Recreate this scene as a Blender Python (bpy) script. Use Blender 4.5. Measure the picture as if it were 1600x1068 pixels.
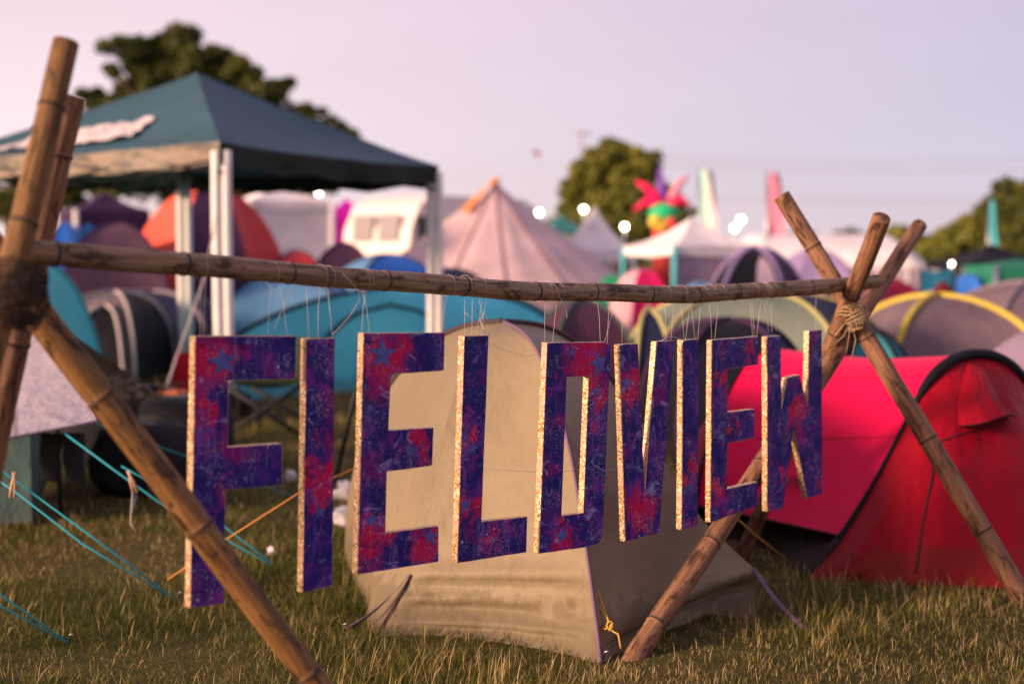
import bpy, bmesh, math, random
import numpy as np
from mathutils import Vector, Matrix, noise
random.seed(7); RNG = np.random.default_rng(7)
for o in list(bpy.data.objects): bpy.data.objects.remove(o)
S = bpy.context.scene; COL = S.collection
R = math.radians; PI = math.pi
V = Vector
# ------------------------------------------------------------------ camera
FPX = 1600*50/36; HCAM = 1.2; HOR = 405
PITCH = math.atan((534-HOR)/FPX)
cam = bpy.data.objects.new('camera', bpy.data.cameras.new('camera')); COL.objects.link(cam); S.camera = cam
cam.location = (0, 0, HCAM); cam.rotation_euler = (R(90)-PITCH, 0, 0)
cam.data.lens = 50; cam.data.sensor_width = 36; cam.data.clip_end = 3000; cam.data.clip_start = .05
cam.data.dof.use_dof = True; cam.data.dof.focus_distance = 3.95; cam.data.dof.aperture_fstop = 1.7
CR = cam.rotation_euler.to_matrix()
# ------------------------------------------------------------------ sky and sun
SUN_EL = R(13); SUN_AZ = math.atan2(-.86, -.5)          # compass-like: x=sin, y=cos
w = bpy.data.worlds.new('World'); S.world = w; w.use_nodes = True
nt = w.node_tree; nt.nodes.clear(); N = nt.nodes.new; L = nt.links.new
out = N('ShaderNodeOutputWorld'); bg = N('ShaderNodeBackground'); L(bg.outputs[0], out.inputs[0])
sky = N('ShaderNodeTexSky'); sky.sky_type = 'NISHITA'; sky.sun_disc = False
sky.sun_elevation = SUN_EL; sky.sun_rotation = SUN_AZ; sky.dust_density = 3
tc = N('ShaderNodeTexCoord'); sx = N('ShaderNodeSeparateXYZ'); L(tc.outputs['Generated'], sx.inputs[0])
def wramp(stops):
    r = N('ShaderNodeValToRGB'); e = r.color_ramp.elements
    while len(e) < len(stops): e.new(.5)
    for i, (p, c) in enumerate(stops): e[i].position = p; e[i].color = (*c, 1)
    return r
mr = N('ShaderNodeMapRange'); mr.inputs[1].default_value = -.30; mr.inputs[2].default_value = .34
L(sx.outputs[0], mr.inputs[0])
rl = wramp([(0, (.72, .55, .54)), (.08, (.67, .53, .565)), (.17, (.61, .47, .52)), (.27, (.53, .385, .445)), (.5, (.40, .29, .36)), (1, (.27, .23, .31))])   # west (left): pink
rr = wramp([(0, (.50, .41, .46)), (.07, (.41, .38, .475)), (.16, (.40, .345, .445)), (.27, (.45, .36, .46)), (.5, (.35, .28, .38)), (1, (.27, .23, .31))])   # east: lavender
L(sx.outputs[2], rl.inputs[0]); L(sx.outputs[2], rr.inputs[0])
mx = N('ShaderNodeMix'); mx.data_type = 'RGBA'; L(mr.outputs[0], mx.inputs[0]); L(rl.outputs[0], mx.inputs[6]); L(rr.outputs[0], mx.inputs[7])
# thin high cloud, very soft
nz = N('ShaderNodeTexNoise'); nz.inputs['Scale'].default_value = 2.2; nz.inputs['Detail'].default_value = 3
mp = N('ShaderNodeMapping'); mp.inputs['Scale'].default_value = (1, 1, 4); L(tc.outputs['Generated'], mp.inputs[0]); L(mp.outputs[0], nz.inputs[0])
cr = N('ShaderNodeMapRange'); cr.inputs[1].default_value = .3; cr.inputs[2].default_value = .7; cr.inputs[3].default_value = .94; cr.inputs[4].default_value = 1.05
L(nz.outputs[0], cr.inputs[0])
ml = N('ShaderNodeVectorMath'); ml.operation = 'SCALE'; L(mx.outputs[2], ml.inputs[0]); L(cr.outputs[0], ml.inputs['Scale'])
sk = N('ShaderNodeVectorMath'); sk.operation = 'SCALE'; sk.inputs['Scale'].default_value = .012; L(sky.outputs[0], sk.inputs[0])
ad = N('ShaderNodeVectorMath'); L(ml.outputs[0], ad.inputs[0]); L(sk.outputs[0], ad.inputs[1]); L(ad.outputs[0], bg.inputs[0])
bg.inputs[1].default_value = .98
sd = bpy.data.lights.new('sun', 'SUN'); sun = bpy.data.objects.new('sun', sd); COL.objects.link(sun)
sd.energy = 4.6; sd.angle = R(11); sd.color = (1, .68, .47)
sv = V((math.sin(SUN_AZ)*math.cos(SUN_EL), math.cos(SUN_AZ)*math.cos(SUN_EL), math.sin(SUN_EL)))
sun.rotation_euler = sv.to_track_quat('Z', 'Y').to_euler()
S.view_settings.view_transform = 'Standard'; S.view_settings.look = 'None'; S.view_settings.exposure = .58; S.view_settings.gamma = 1

# ------------------------------------------------------------------ helpers
def ray(px, py):
    return CR @ V(((px-800)/FPX, (534-py)/FPX, -1))
def at(px, py, d):
    r = ray(px, py); return V((0, 0, HCAM)) + r*(d/r.y)
def gnd(px, py, z=0):
    r = ray(px, py); return V((0, 0, HCAM)) + r*((z-HCAM)/r.z)
def obj(name, data, parent=None):
    o = bpy.data.objects.new(name, data); COL.objects.link(o)
    if parent: o.parent = parent; o.matrix_parent_inverse = Matrix.Translation(-V(parent.location))
    return o
def tag(o, label=None, cat=None, group=None, kind=None):
    if label: o['label'] = label
    if cat: o['category'] = cat
    if group: o['group'] = group
    if kind: o['kind'] = kind
    return o
def thing(name, label, cat, loc, group=None):
    o = obj(name, None); o.location = loc; o.empty_display_size = .2
    return tag(o, label, cat, group)
class MB:
    def __init__(s): s.v = []; s.f = []; s.m = []; s.c = []; s.sm = []
    def add(s, vs, fs, mi=0, cyl=None, smooth=True):
        b = len(s.v); s.v += [tuple(v) for v in vs]; s.f += [tuple(i+b for i in f) for f in fs]
        s.m += [mi]*len(fs); s.sm += [smooth]*len(fs)
        s.c += cyl if cyl else [tuple(v) for v in vs]
        return s
    def box(s, c, sz, mi=0, rz=0, smooth=False):
        M = Matrix.Rotation(rz, 3, 'Z'); c = V(c)
        vs = [c+M@V((x*sz[0]/2, y*sz[1]/2, z*sz[2]/2)) for x in (-1, 1) for y in (-1, 1) for z in (-1, 1)]
        return s.add(vs, [(0, 1, 3, 2), (4, 6, 7, 5), (0, 4, 5, 1), (2, 3, 7, 6), (0, 2, 6, 4), (1, 5, 7, 3)], mi, None, smooth)
    def tube(s, pts, r, n=8, mi=0, cap=True, mis=None, flat=1):
        pts = [V(p) for p in pts]; k = len(pts)
        rs = r if isinstance(r, (list, tuple)) else [r]*k
        vs = []; cy = []; ln = 0; up = None
        for i, p in enumerate(pts):
            t = (pts[min(i+1, k-1)]-pts[max(i-1, 0)]).normalized()
            if i: ln += (p-pts[i-1]).length
            if up is None: up = (V((0, 0, 1)) if abs(t.z) < .9 else V((1, 0, 0)))
            a = t.cross(up).normalized(); up = a.cross(t).normalized()
            for j in range(n):
                q = 2*PI*j/n; vs.append(p+(a*math.cos(q)+up*math.sin(q)*flat)*rs[i]); cy.append((math.cos(q)*rs[i], math.sin(q)*rs[i], ln))
        b = len(s.v); s.v += [tuple(v) for v in vs]; s.c += cy
        for i in range(k-1):
            for j in range(n):
                s.f.append((b+i*n+j, b+i*n+(j+1) % n, b+(i+1)*n+(j+1) % n, b+(i+1)*n+j)); s.m.append(mis[i] if mis else mi); s.sm.append(True)
        if cap:
            s.f.append(tuple(b+j for j in range(n))[::-1]); s.m.append(mi); s.sm.append(False)
            s.f.append(tuple(b+(k-1)*n+j for j in range(n))); s.m.append(mi); s.sm.append(False)
        return s
    def grid(s, fn, nu, nv, mi=0, closeu=False):
        vs = [fn(i/nu, j/nv) for i in range(nu+(0 if closeu else 1)) for j in range(nv+1)]
        m = nu if closeu else nu+1; fs = []
        for i in range(nu):
            for j in range(nv):
                a = i*(nv+1)+j; b = ((i+1) % m)*(nv+1)+j
                fs.append((a, b, b+1, a+1))
        return s.add(vs, fs, mi)
    def ball(s, c, r, mi=0, nu=12, nv=8, jit=0):
        c = V(c); r = V(r) if not isinstance(r, (int, float)) else V((r, r, r))
        def fn(u, v):
            p = V((math.cos(2*PI*u)*math.sin(PI*v), math.sin(2*PI*u)*math.sin(PI*v), math.cos(PI*v)))
            k = 1+jit*noise.noise(p*2.1+c*3)
            return c+V((p.x*r.x, p.y*r.y, p.z*r.z))*k
        return s.grid(fn, nu, nv, mi, True)
    def build(s, name, mats, parent=None):
        me = bpy.data.meshes.new(name); me.from_pydata(s.v, [], s.f)
        for m in (mats if isinstance(mats, (list, tuple)) else [mats]): me.materials.append(m)
        me.polygons.foreach_set('material_index', s.m); me.polygons.foreach_set('use_smooth', s.sm)
        a = me.attributes.new('cyl', 'FLOAT_VECTOR', 'POINT'); a.data.foreach_set('vector', [x for c in s.c for x in c])
        me.update(); return obj(name, me, parent)
# ------------------------------------------------------------------ materials
def newmat(name):
    m = bpy.data.materials.new(name); m.use_nodes = True; t = m.node_tree; b = t.nodes['Principled BSDF']; return m, t, b
def nd(t, ty, **k):
    n = t.nodes.new(ty)
    for a, v in k.items():
        if a in ('inp',):
            for kk, vv in v.items(): n.inputs[kk].default_value = vv
        else: setattr(n, a, v)
    return n
def mixc(t, f, a, b, bt='MIX'):
    n = nd(t, 'ShaderNodeMix', data_type='RGBA', blend_type=bt)
    for i, x in ((0, f), (6, a), (7, b)):
        if isinstance(x, bpy.types.NodeSocket): t.links.new(x, n.inputs[i])
        else: n.inputs[i].default_value = x if i == 0 else (*x, 1) if len(x) == 3 else x
    return n.outputs[2]
def ramp(t, f, stops, interp='LINEAR'):
    r = nd(t, 'ShaderNodeValToRGB'); e = r.color_ramp.elements; r.color_ramp.interpolation = interp
    while len(e) < len(stops): e.new(.5)
    for i, (p, c) in enumerate(stops): e[i].position = p; e[i].color = (*c, 1) if len(c) == 3 else c
    t.links.new(f, r.inputs[0]); return r.outputs[0]
def noi(t, vec, scale, detail=4, rough=.55, dist=0):
    n = nd(t, 'ShaderNodeTexNoise', inp={'Scale': scale, 'Detail': detail, 'Roughness': rough, 'Distortion': dist})
    if vec is not None: t.links.new(vec, n.inputs['Vector'])
    return n.outputs[0]
def geo_pos(t): return nd(t, 'ShaderNodeNewGeometry').outputs['Position']
def mapping(t, vec, sc=(1, 1, 1), rot=(0, 0, 0)):
    m = nd(t, 'ShaderNodeMapping'); m.inputs['Scale'].default_value = sc; m.inputs['Rotation'].default_value = rot
    t.links.new(vec, m.inputs[0]); return m.outputs[0]
def bump(t, b, h, s=.3, d=.01):
    n = nd(t, 'ShaderNodeBump', inp={'Strength': s, 'Distance': d}); t.links.new(h, n.inputs['Height']); t.links.new(n.outputs[0], b.inputs['Normal']); return n
def K(c, f): return tuple(min(1, x*f) for x in c)
_fab = {}
def fabric(name, c, rough=.62, wr=1.0, scale=5, trans=.0):
    key = (name, c)
    if key in _fab: return _fab[key]
    m, t, b = newmat(name); p = geo_pos(t)
    n1 = noi(t, p, scale*.35, 3); n2 = noi(t, p, scale*9, 5)
    col = mixc(t, ramp(t, n1, [(.3, (0, 0, 0)), (.7, (1, 1, 1))]), K(c, .82), K(c, 1.12))
    col = mixc(t, ramp(t, n2, [(.35, (0, 0, 0)), (.75, (.16, .16, .16))]), col, K(c, .8))
    sz = nd(t, 'ShaderNodeSeparateXYZ'); t.links.new(p, sz.inputs[0]); zz = nd(t, 'ShaderNodeMath', operation='MULTIPLY_ADD'); t.links.new(noi(t, p, 14, 4), zz.inputs[0]); zz.inputs[1].default_value = -.22; t.links.new(sz.outputs[2], zz.inputs[2])
    col = mixc(t, ramp(t, zz.outputs[0], [(0, (.34, .34, .34)), (.03, (0, 0, 0))]), col, (.055, .036, .018))
    t.links.new(col, b.inputs['Base Color']); b.inputs['Roughness'].default_value = rough
    b.inputs['Specular IOR Level'].default_value = .12
    def ridge(sc, k):
        a_ = nd(t, 'ShaderNodeMath', operation='SUBTRACT'); t.links.new(noi(t, mapping(t, p, (1, 1, .7), (.2, .5, .3)), sc, 2, .5, .2), a_.inputs[0]); a_.inputs[1].default_value = .5
        b_ = nd(t, 'ShaderNodeMath', operation='ABSOLUTE'); t.links.new(a_.outputs[0], b_.inputs[0]); c_ = nd(t, 'ShaderNodeMath', operation='MULTIPLY'); t.links.new(b_.outputs[0], c_.inputs[0]); c_.inputs[1].default_value = -k; return c_.outputs[0]
    h_ = nd(t, 'ShaderNodeMath', operation='ADD'); t.links.new(ridge(scale*.8, 1.6), h_.inputs[0]); t.links.new(ridge(scale*2.7, .7), h_.inputs[1])
    h2 = nd(t, 'ShaderNodeMath', operation='ADD'); t.links.new(h_.outputs[0], h2.inputs[0]); t.links.new(ridge(scale*8, .22), h2.inputs[1]); h = h2.outputs[0]
    bump(t, b, h, .35*wr, .05)
    if trans:
        tr = nd(t, 'ShaderNodeBsdfTranslucent'); t.links.new(col, tr.inputs[0]); ms = nd(t, 'ShaderNodeMixShader'); ms.inputs[0].default_value = trans
        t.links.new(b.outputs[0], ms.inputs[1]); t.links.new(tr.outputs[0], ms.inputs[2]); t.links.new(ms.outputs[0], t.nodes['Material Output'].inputs[0])
    _fab[key] = m; return m
def plain(name, c, rough=.6, metal=0, var=.15, sc=8):
    m, t, b = newmat(name); p = geo_pos(t)
    t.links.new(mixc(t, noi(t, p, sc, 4), K(c, 1-var), K(c, 1+var)), b.inputs['Base Color'])
    b.inputs['Roughness'].default_value = rough; b.inputs['Metallic'].default_value = metal; return m
def bamboo_mat(name, dark, mid, light, blot=.5):
    m, t, b = newmat(name); a = nd(t, 'ShaderNodeAttribute', attribute_name='cyl').outputs['Vector']
    oi = nd(t, 'ShaderNodeObjectInfo'); av = nd(t, 'ShaderNodeVectorMath'); t.links.new(a, av.inputs[0])
    sc = nd(t, 'ShaderNodeVectorMath', operation='SCALE'); sc.inputs[0].default_value = (7, 3, 11); t.links.new(oi.outputs['Random'], sc.inputs['Scale']); t.links.new(sc.outputs[0], av.inputs[1])
    a = av.outputs[0]
    s1 = noi(t, mapping(t, a, (110, 110, 5)), 1, 5, .65)            # long fibres
    s2 = noi(t, mapping(t, a, (38, 38, 11)), 1, 6, .72, .6)        # blotches
    s3 = noi(t, mapping(t, a, (330, 330, 60)), 1, 4, .7)
    c = ramp(t, s1, [(.25, dark), (.5, mid), (.72, light)])
    c = mixc(t, ramp(t, s2, [(.52, (0, 0, 0)), (.60, (blot, blot, blot))]), c, K(dark, .35))
    c = mixc(t, ramp(t, s3, [(.55, (0, 0, 0)), (.7, (.5, .5, .5))]), c, K(dark, .6))
    t.links.new(c, b.inputs['Base Color']); b.inputs['Roughness'].default_value = .55; b.inputs['Specular IOR Level'].default_value = .25
    bump(t, b, s3, .8, .003); return m
M = {}
M['bamboo'] = bamboo_mat('bamboo', (.075, .036, .012), (.20, .094, .030), (.36, .19, .068), .9)
M['bamboo_grey'] = bamboo_mat('weathered_bamboo', (.085, .046, .026), (.28, .17, .10), (.46, .31, .20), .85)
M['bamboo_red'] = bamboo_mat('reddish_bamboo', (.09, .038, .020), (.26, .125, .066), (.40, .215, .12), .85)
M['node'] = plain('bamboo_joint', (.045, .026, .016), .8, 0, .5, 60)
M['inside'] = plain('bamboo_hollow', (.05, .03, .018), .9)
M['twine'] = plain('natural_twine', (.46, .31, .17), .9, 0, .3, 200)
M['thread'] = plain('white_thread', (.62, .52, .50), .6)
M['cyan_rope'] = plain('cyan_rope', (.02, .40, .50), .6, 0, .25, 150)
M['yellow_rope'] = plain('yellow_rope', (.62, .36, .06), .7, 0, .3, 150)
M['orange_rope'] = plain('orange_rope', (.62, .26, .05), .7)
M['white_metal'] = plain('white_painted_steel', (.82, .77, .73), .45)
M['black'] = plain('black_cloth', (.012, .011, .013), .9, 0, .4)
M['blackplastic'] = plain('black_plastic', (.010, .010, .012), .7)
M['wood'] = plain('peg_wood', (.52, .30, .17), .7)
M['steel'] = plain('steel', (.5, .5, .5), .35, 1)
M['glass'] = plain('dark_glass', (.02, .02, .025), .12)
M['white'] = plain('white_pvc', (.78, .72, .72), .5, 0, .06, 1)
def emit(name, c, s):
    m, t, b = newmat(name); b.inputs['Emission Color'].default_value = (*c, 1); b.inputs['Emission Strength'].default_value = s; b.inputs['Base Color'].default_value = (*c, 1); return m
M['lamp'] = emit('lit_lamp', (1, .90, .66), 14)
# ground and grass
def ground_mat():
    m, t, b = newmat('grassy_ground'); p = geo_pos(t)
    a = noi(t, p, .45, 5); c = noi(t, p, 9, 6, .7); e = noi(t, p, 60, 4, .7)
    col = mixc(t, ramp(t, a, [(.38, (0, 0, 0)), (.62, (1, 1, 1))]), (.055, .062, .014), (.115, .090, .034))
    col = mixc(t, ramp(t, c, [(.4, (0, 0, 0)), (.7, (1, 1, 1))]), col, (.15, .12, .045))
    col = mixc(t, ramp(t, e, [(.45, (0, 0, 0)), (.7, (.7, .7, .7))]), col, (.035, .034, .010))
    t.links.new(col, b.inputs['Base Color']); b.inputs['Roughness'].default_value = .95; b.inputs['Specular IOR Level'].default_value = .1
    bump(t, b, e, .8, .03); return m
def blade_mat():
    m, t, b = newmat('grass_blades'); a = nd(t, 'ShaderNodeAttribute', attribute_name='tint').outputs['Fac']
    col = ramp(t, a, [(0, (.032, .046, .004)), (.3, (.090, .112, .010)), (.55, (.18, .165, .026)), (.75, (.38, .28, .085)), (1, (.76, .53, .27))])
    t.links.new(col, b.inputs['Base Color']); b.inputs['Roughness'].default_value = .6; b.inputs['Specular IOR Level'].default_value = .25
    tr = nd(t, 'ShaderNodeBsdfTranslucent'); t.links.new(col, tr.inputs[0]); ms = nd(t, 'ShaderNodeMixShader'); ms.inputs[0].default_value = .3
    t.links.new(b.outputs[0], ms.inputs[1]); t.links.new(tr.outputs[0], ms.inputs[2]); t.links.new(ms.outputs[0], t.nodes['Material Output'].inputs[0]); return m
def leaf_mat(name, c0, c1, c2):
    m, t, b = newmat(name); a = nd(t, 'ShaderNodeAttribute', attribute_name='tint').outputs['Fac']
    col = ramp(t, a, [(0, c0), (.5, c1), (1, c2)])
    t.links.new(col, b.inputs['Base Color']); b.inputs['Roughness'].default_value = .6
    tr = nd(t, 'ShaderNodeBsdfTranslucent'); t.links.new(col, tr.inputs[0]); ms = nd(t, 'ShaderNodeMixShader'); ms.inputs[0].default_value = .25
    t.links.new(b.outputs[0], ms.inputs[1]); t.links.new(tr.outputs[0], ms.inputs[2]); t.links.new(ms.outputs[0], t.nodes['Material Output'].inputs[0]); return m
M['bark'] = plain('bark', (.06, .045, .03), .9, 0, .5, 3)
# ------------------------------------------------------------------ ground sheet
def gz(x, y): return .018*noise.noise(V((x*.9, y*.9, 0)))+.01*noise.noise(V((x*3, y*3, 5)))
mb = MB()
mb.grid(lambda u, v: V((-14+28*u, -4+34*v, gz(-14+28*u, -4+34*v)*max(0, min(1, 6*min(u, 1-u), 6*min(v, 1-v))))), 110, 130)
def ring(a, b):                                                     # the near sheet's edge out to the horizon, same mesh
    x0, x1, y0, y1 = a; X0, X1, Y0, Y1 = b
    vs = [(x0, y0, 0), (x1, y0, 0), (x1, y1, 0), (x0, y1, 0), (X0, Y0, 0), (X1, Y0, 0), (X1, Y1, 0), (X0, Y1, 0)]
    mb.add(vs, [(0, 4, 5, 1), (1, 5, 6, 2), (2, 6, 7, 3), (3, 7, 4, 0)], 0)
ring((-14, 14, -4, 30), (-1500, 1500, -600, 2500))
tag(mb.build('ground', ground_mat()), kind='structure')

def np_mesh(name, verts, faces_q, faces_t, tint, mat):
    me = bpy.data.meshes.new(name); nv = len(verts)
    me.vertices.add(nv); me.vertices.foreach_set('co', verts.astype(np.float32).ravel())
    nq = len(faces_q); nt_ = len(faces_t)
    li = np.concatenate([faces_q.ravel(), faces_t.ravel()]) if nt_ else faces_q.ravel()
    me.loops.add(len(li)); me.loops.foreach_set('vertex_index', li.astype(np.int32))
    st = np.concatenate([np.arange(nq)*4, nq*4+np.arange(nt_)*3]); tot = np.concatenate([np.full(nq, 4), np.full(nt_, 3)])
    me.polygons.add(nq+nt_); me.polygons.foreach_set('loop_start', st.astype(np.int32)); me.polygons.foreach_set('loop_total', tot.astype(np.int32))
    a = me.attributes.new('tint', 'FLOAT', 'POINT'); a.data.foreach_set('value', tint.astype(np.float32))
    me.materials.append(mat); me.update(calc_edges=True); return me
def vnoise(x, y, s, seed):                                          # cheap smooth value noise
    g = np.random.default_rng(seed).random((64, 64)); X = x*s+1000; Y = y*s+1000
    i = np.floor(X).astype(int); j = np.floor(Y).astype(int); fx = X-i; fy = Y-j; fx = fx*fx*(3-2*fx); fy = fy*fy*(3-2*fy)
    a = g[i % 64, j % 64]; b = g[(i+1) % 64, j % 64]; c = g[i % 64, (j+1) % 64]; d = g[(i+1) % 64, (j+1) % 64]
    return a*(1-fx)*(1-fy)+b*fx*(1-fy)+c*(1-fx)*fy+d*fx*fy
def grass():
    xs = []; ys = []; sc = []
    for d0, d1, dens, s in ((2.4, 4.2, 16000, 1), (4.2, 6.5, 10000, 1.05), (6.5, 10, 3000, 1.5), (10, 17, 900, 2.2)):
        hw = .40*d1+.7; n = int(2*hw*(d1-d0)*dens); x = RNG.uniform(-hw, hw, n); y = RNG.uniform(d0, d1, n)
        k = (np.abs(x) < .40*y+.6); xs.append(x[k]); ys.append(y[k]); sc.append(np.full(k.sum(), s))
    x = np.concatenate(xs); y = np.concatenate(ys); s = np.concatenate(sc)
    cl = vnoise(x, y, 7, 1)*.6+vnoise(x, y, 21, 2)*.4               # tussocks
    k = RNG.random(len(x)) < .35+cl*.9; x = x[k]; y = y[k]; s = s[k]; cl = cl[k]; n = len(x)
    dry = vnoise(x, y, 1.3, 3)*.55+vnoise(x, y, 4, 4)*.45; flat_ = np.clip((vnoise(x, y, 2.2, 12)-.55)*4, 0, 1)
    stem = RNG.random(n) < .035
    h = (.020+.052*cl*RNG.random(n)+.018*RNG.random(n))*np.sqrt(s); h = h*(1-.55*flat_); ring_ = np.hypot(x-.2, (y-4.6)*1.1); h = h*(1+.5*np.exp(-((ring_-.85)/.18)**2)); h = np.where(stem, h*1.5+.02, h)
    wd = np.where(stem, .0009, RNG.uniform(.0008, .0017, n))*s
    az = RNG.uniform(0, 2*PI, n)+(vnoise(x, y, 4, 6)-.5)*3; lean = RNG.uniform(.3, 1.65, n)*np.where(stem, .6, 1); cv = RNG.uniform(0, .9, n)
    dx = np.cos(az); dy = np.sin(az); px = -dy; py = dx
    def pt(t):
        a = lean*(.55+cv*t); return np.stack([x+dx*h*t*np.sin(a), y+dy*h*t*np.sin(a), h*t*np.cos(a)-.004], 1)
    P = np.stack([px, py, np.zeros(n)], 1)
    b = pt(0); m1 = pt(.55); tp = pt(1.0)
    vs = np.empty((n, 5, 3)); vs[:, 0] = b-P*wd[:, None]; vs[:, 1] = b+P*wd[:, None]; vs[:, 2] = m1+P*wd[:, None]*.8; vs[:, 3] = m1-P*wd[:, None]*.8; vs[:, 4] = tp
    gx = .018*0; i = np.arange(n)[:, None]*5
    q = i+np.array([[0, 1, 2, 3]]); tr = i+np.array([[3, 2, 4]])
    ti = np.clip(.10+dry*.52+flat_*.18+RNG.normal(0, .15, n)+np.clip((y-6)*.04, 0, .25)+np.where(stem, .5, 0)+(RNG.random(n) < .11)*.45, 0, 1)
    tt = np.repeat(ti[:, None], 5, 1); tt[:, :2] *= .75
    me = np_mesh('grass', vs.reshape(-1, 3), q, tr, tt.ravel(), blade_mat())
    tag(obj('grass', me), 'short trampled green and straw grass covering the campsite ground', 'grass', kind='stuff')
grass()
# ------------------------------------------------------------------ bamboo poles
def bamboo(name, label, cat, pts, r0, r1, nodes, mat, group=None, parent=None, hollow=(False, True), seed=0):
    pts = [V(p) for p in pts]; rnd = random.Random(seed)
    seg = [0]
    for a, b in zip(pts, pts[1:]): seg.append(seg[-1]+(b-a).length)
    Lt = seg[-1]
    def P(l):
        for i in range(len(pts)-1):
            if l <= seg[i+1] or i == len(pts)-2:
                f = (l-seg[i])/(seg[i+1]-seg[i]); p0 = pts[max(i-1, 0)]; p1 = pts[i]; p2 = pts[i+1]; p3 = pts[min(i+2, len(pts)-1)]
                return .5*((2*p1)+(p2-p0)*f+(2*p0-5*p1+4*p2-p3)*f*f+(3*p1-p0-3*p2+p3)*f**3) if len(pts) > 2 else p1.lerp(p2, f)
    ls = set([i*Lt/60 for i in range(61)])
    for nl in nodes:
        for o in (-.011, -.006, -.0035, 0, .0035, .006, .011):
            if 0 < nl+o < Lt: ls.add(nl+o)
    ls = sorted(ls); rs = []; mi = []; cs = []
    for l in ls:
        r = r0+(r1-r0)*l/Lt; dn = min([abs(l-n_) for n_ in nodes]+[9])
        r *= 1+.055*math.exp(-(dn/.006)**2)-.04*math.exp(-((dn-.010)/.004)**2)+.035*noise.noise(V((l*6, seed, 0)))
        rs.append(r); cs.append(P(l)+V((noise.noise(V((l*2.5, seed, 1))), noise.noise(V((l*2.5, seed, 7))), noise.noise(V((l*2.5, seed, 4)))))*.006)
    for a, b in zip(ls, ls[1:]):
        mm = (a+b)/2; dn = min([abs(mm-n_) for n_ in nodes]+[9]); mi.append(1 if dn < .0022 else 0)
    mb = MB(); mb.tube(cs, rs, 20, 0, False, mi)
    for e in (0, -1):                                               # rim and hollow
        c = cs[e]; r = rs[e]; t = (cs[e]-cs[1 if e == 0 else -2]).normalized()
        mb.tube([c, c+t*.0015, c+t*.0015, c-t*.05], [r, r*.97, r*.72, r*.68], 20, 0, False, [0, 0, 2]); mb.tube([c-t*.045, c-t*.05], [r*.69, r*.69], 20, 2)
    o = mb.build(name, [mat, M['node'], M['inside']], parent)
    if label: tag(o, label, cat, group)
    return o
def ext(p, q, f): return p+(q-p)*f
RA, RB, RC = gnd(975, 1032), gnd(1612, 938), gnd(1152, 872)         # feet of the right-hand tripod
G1 = 'bamboo legs of the right tripod'; G2 = 'bamboo legs of the left tripod'
def through(f, px, py, d): return f, at(px, py, d)
def seat(p): return V((p.x, p.y, -.04))
bamboo('bamboo_pole', 'bamboo leg of right tripod whose foot stands in front of the beige tent', 'pole', [seat(RA), at(1437, 352, 5.6)], .034, .030, [.2, .56, .93, 1.32, 1.62], M['bamboo_red'], G1, seed=1)
bamboo('bamboo_pole', 'long bamboo leg of right tripod slanting down across the red tent porch', 'pole', [seat(RB), at(1222, 306, 5.22)], .037, .031, [.33, .70, 1.12, 1.5], M['bamboo_red'], G1, seed=2)
bamboo('bamboo_pole', 'bamboo leg of right tripod with dark hollow top, its foot behind the letters', 'pole', [seat(RC), at(1280, 583, 5.2), at(1378, 340, 4.78)], .030, .031, [.34, .70, 1.13, 1.28], M['bamboo_red'], G1, seed=3)
bamboo('bamboo_pole', 'thick dark bamboo leg of left tripod, the tallest at the left edge', 'pole', [at(-269, 1539, 2.20)+V((0, 0, -.05)), at(104, 66, 2.62)], .034, .0235, [.3, .66, 1.0, 1.33, 1.55], M['bamboo'], G2, seed=4)
bamboo('bamboo_pole', 'bamboo leg of left tripod standing behind the tallest one, shorter top', 'pole', [at(-150, 1262, 2.95)+V((0, 0, -.05)), at(110, 150, 2.86)], .038, .030, [.3, .68, 1.08, 1.47], M['bamboo_red'], G2, seed=5)
bamboo('bamboo_pole', 'long blotchy bamboo leg slanting down in front of the painted F', 'pole', [at(712, 1330, 2.88)+V((0, 0, -.05)), at(-40, 352, 2.72)], .026, .032, [.2, .53, .90, 1.22], M['bamboo'], G2, seed=6)
# the beam
RP0 = V((-.67, 3.0, 0)); RD = V((.679, .734, 0)).normalized(); RN = V((RD.y, -RD.x, 0))
def onrow(px, py, off=0):
    r = ray(px, py); p0 = RP0+RN*off; o = V((0, 0, HCAM)); k = (p0-o).dot(RN)/r.dot(RN); return o+r*k
bp = [onrow(x, y, -.022) for x, y in ((28, 391), (165, 401), (290, 412), (450, 427), (640, 442), (830, 453), (960, 459), (1100, 458), (1220, 452), (1368, 440))]
bn = []
acc = 0
def beam_len(px):
    p = onrow(px, 450, -.022); q = bp[0]; return (V((p.x, p.y, 0))-V((q.x, q.y, 0))).length
bamboo('bamboo_beam', 'long weathered bamboo beam lying between the two tripods, carrying the painted letters', 'beam', bp, .0245, .0265, [beam_len(x) for x in (93, 288, 455, 605, 725, 835, 928, 1015, 1085, 1152, 1210, 1262, 1310)], M['bamboo_grey'], seed=7)
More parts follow.
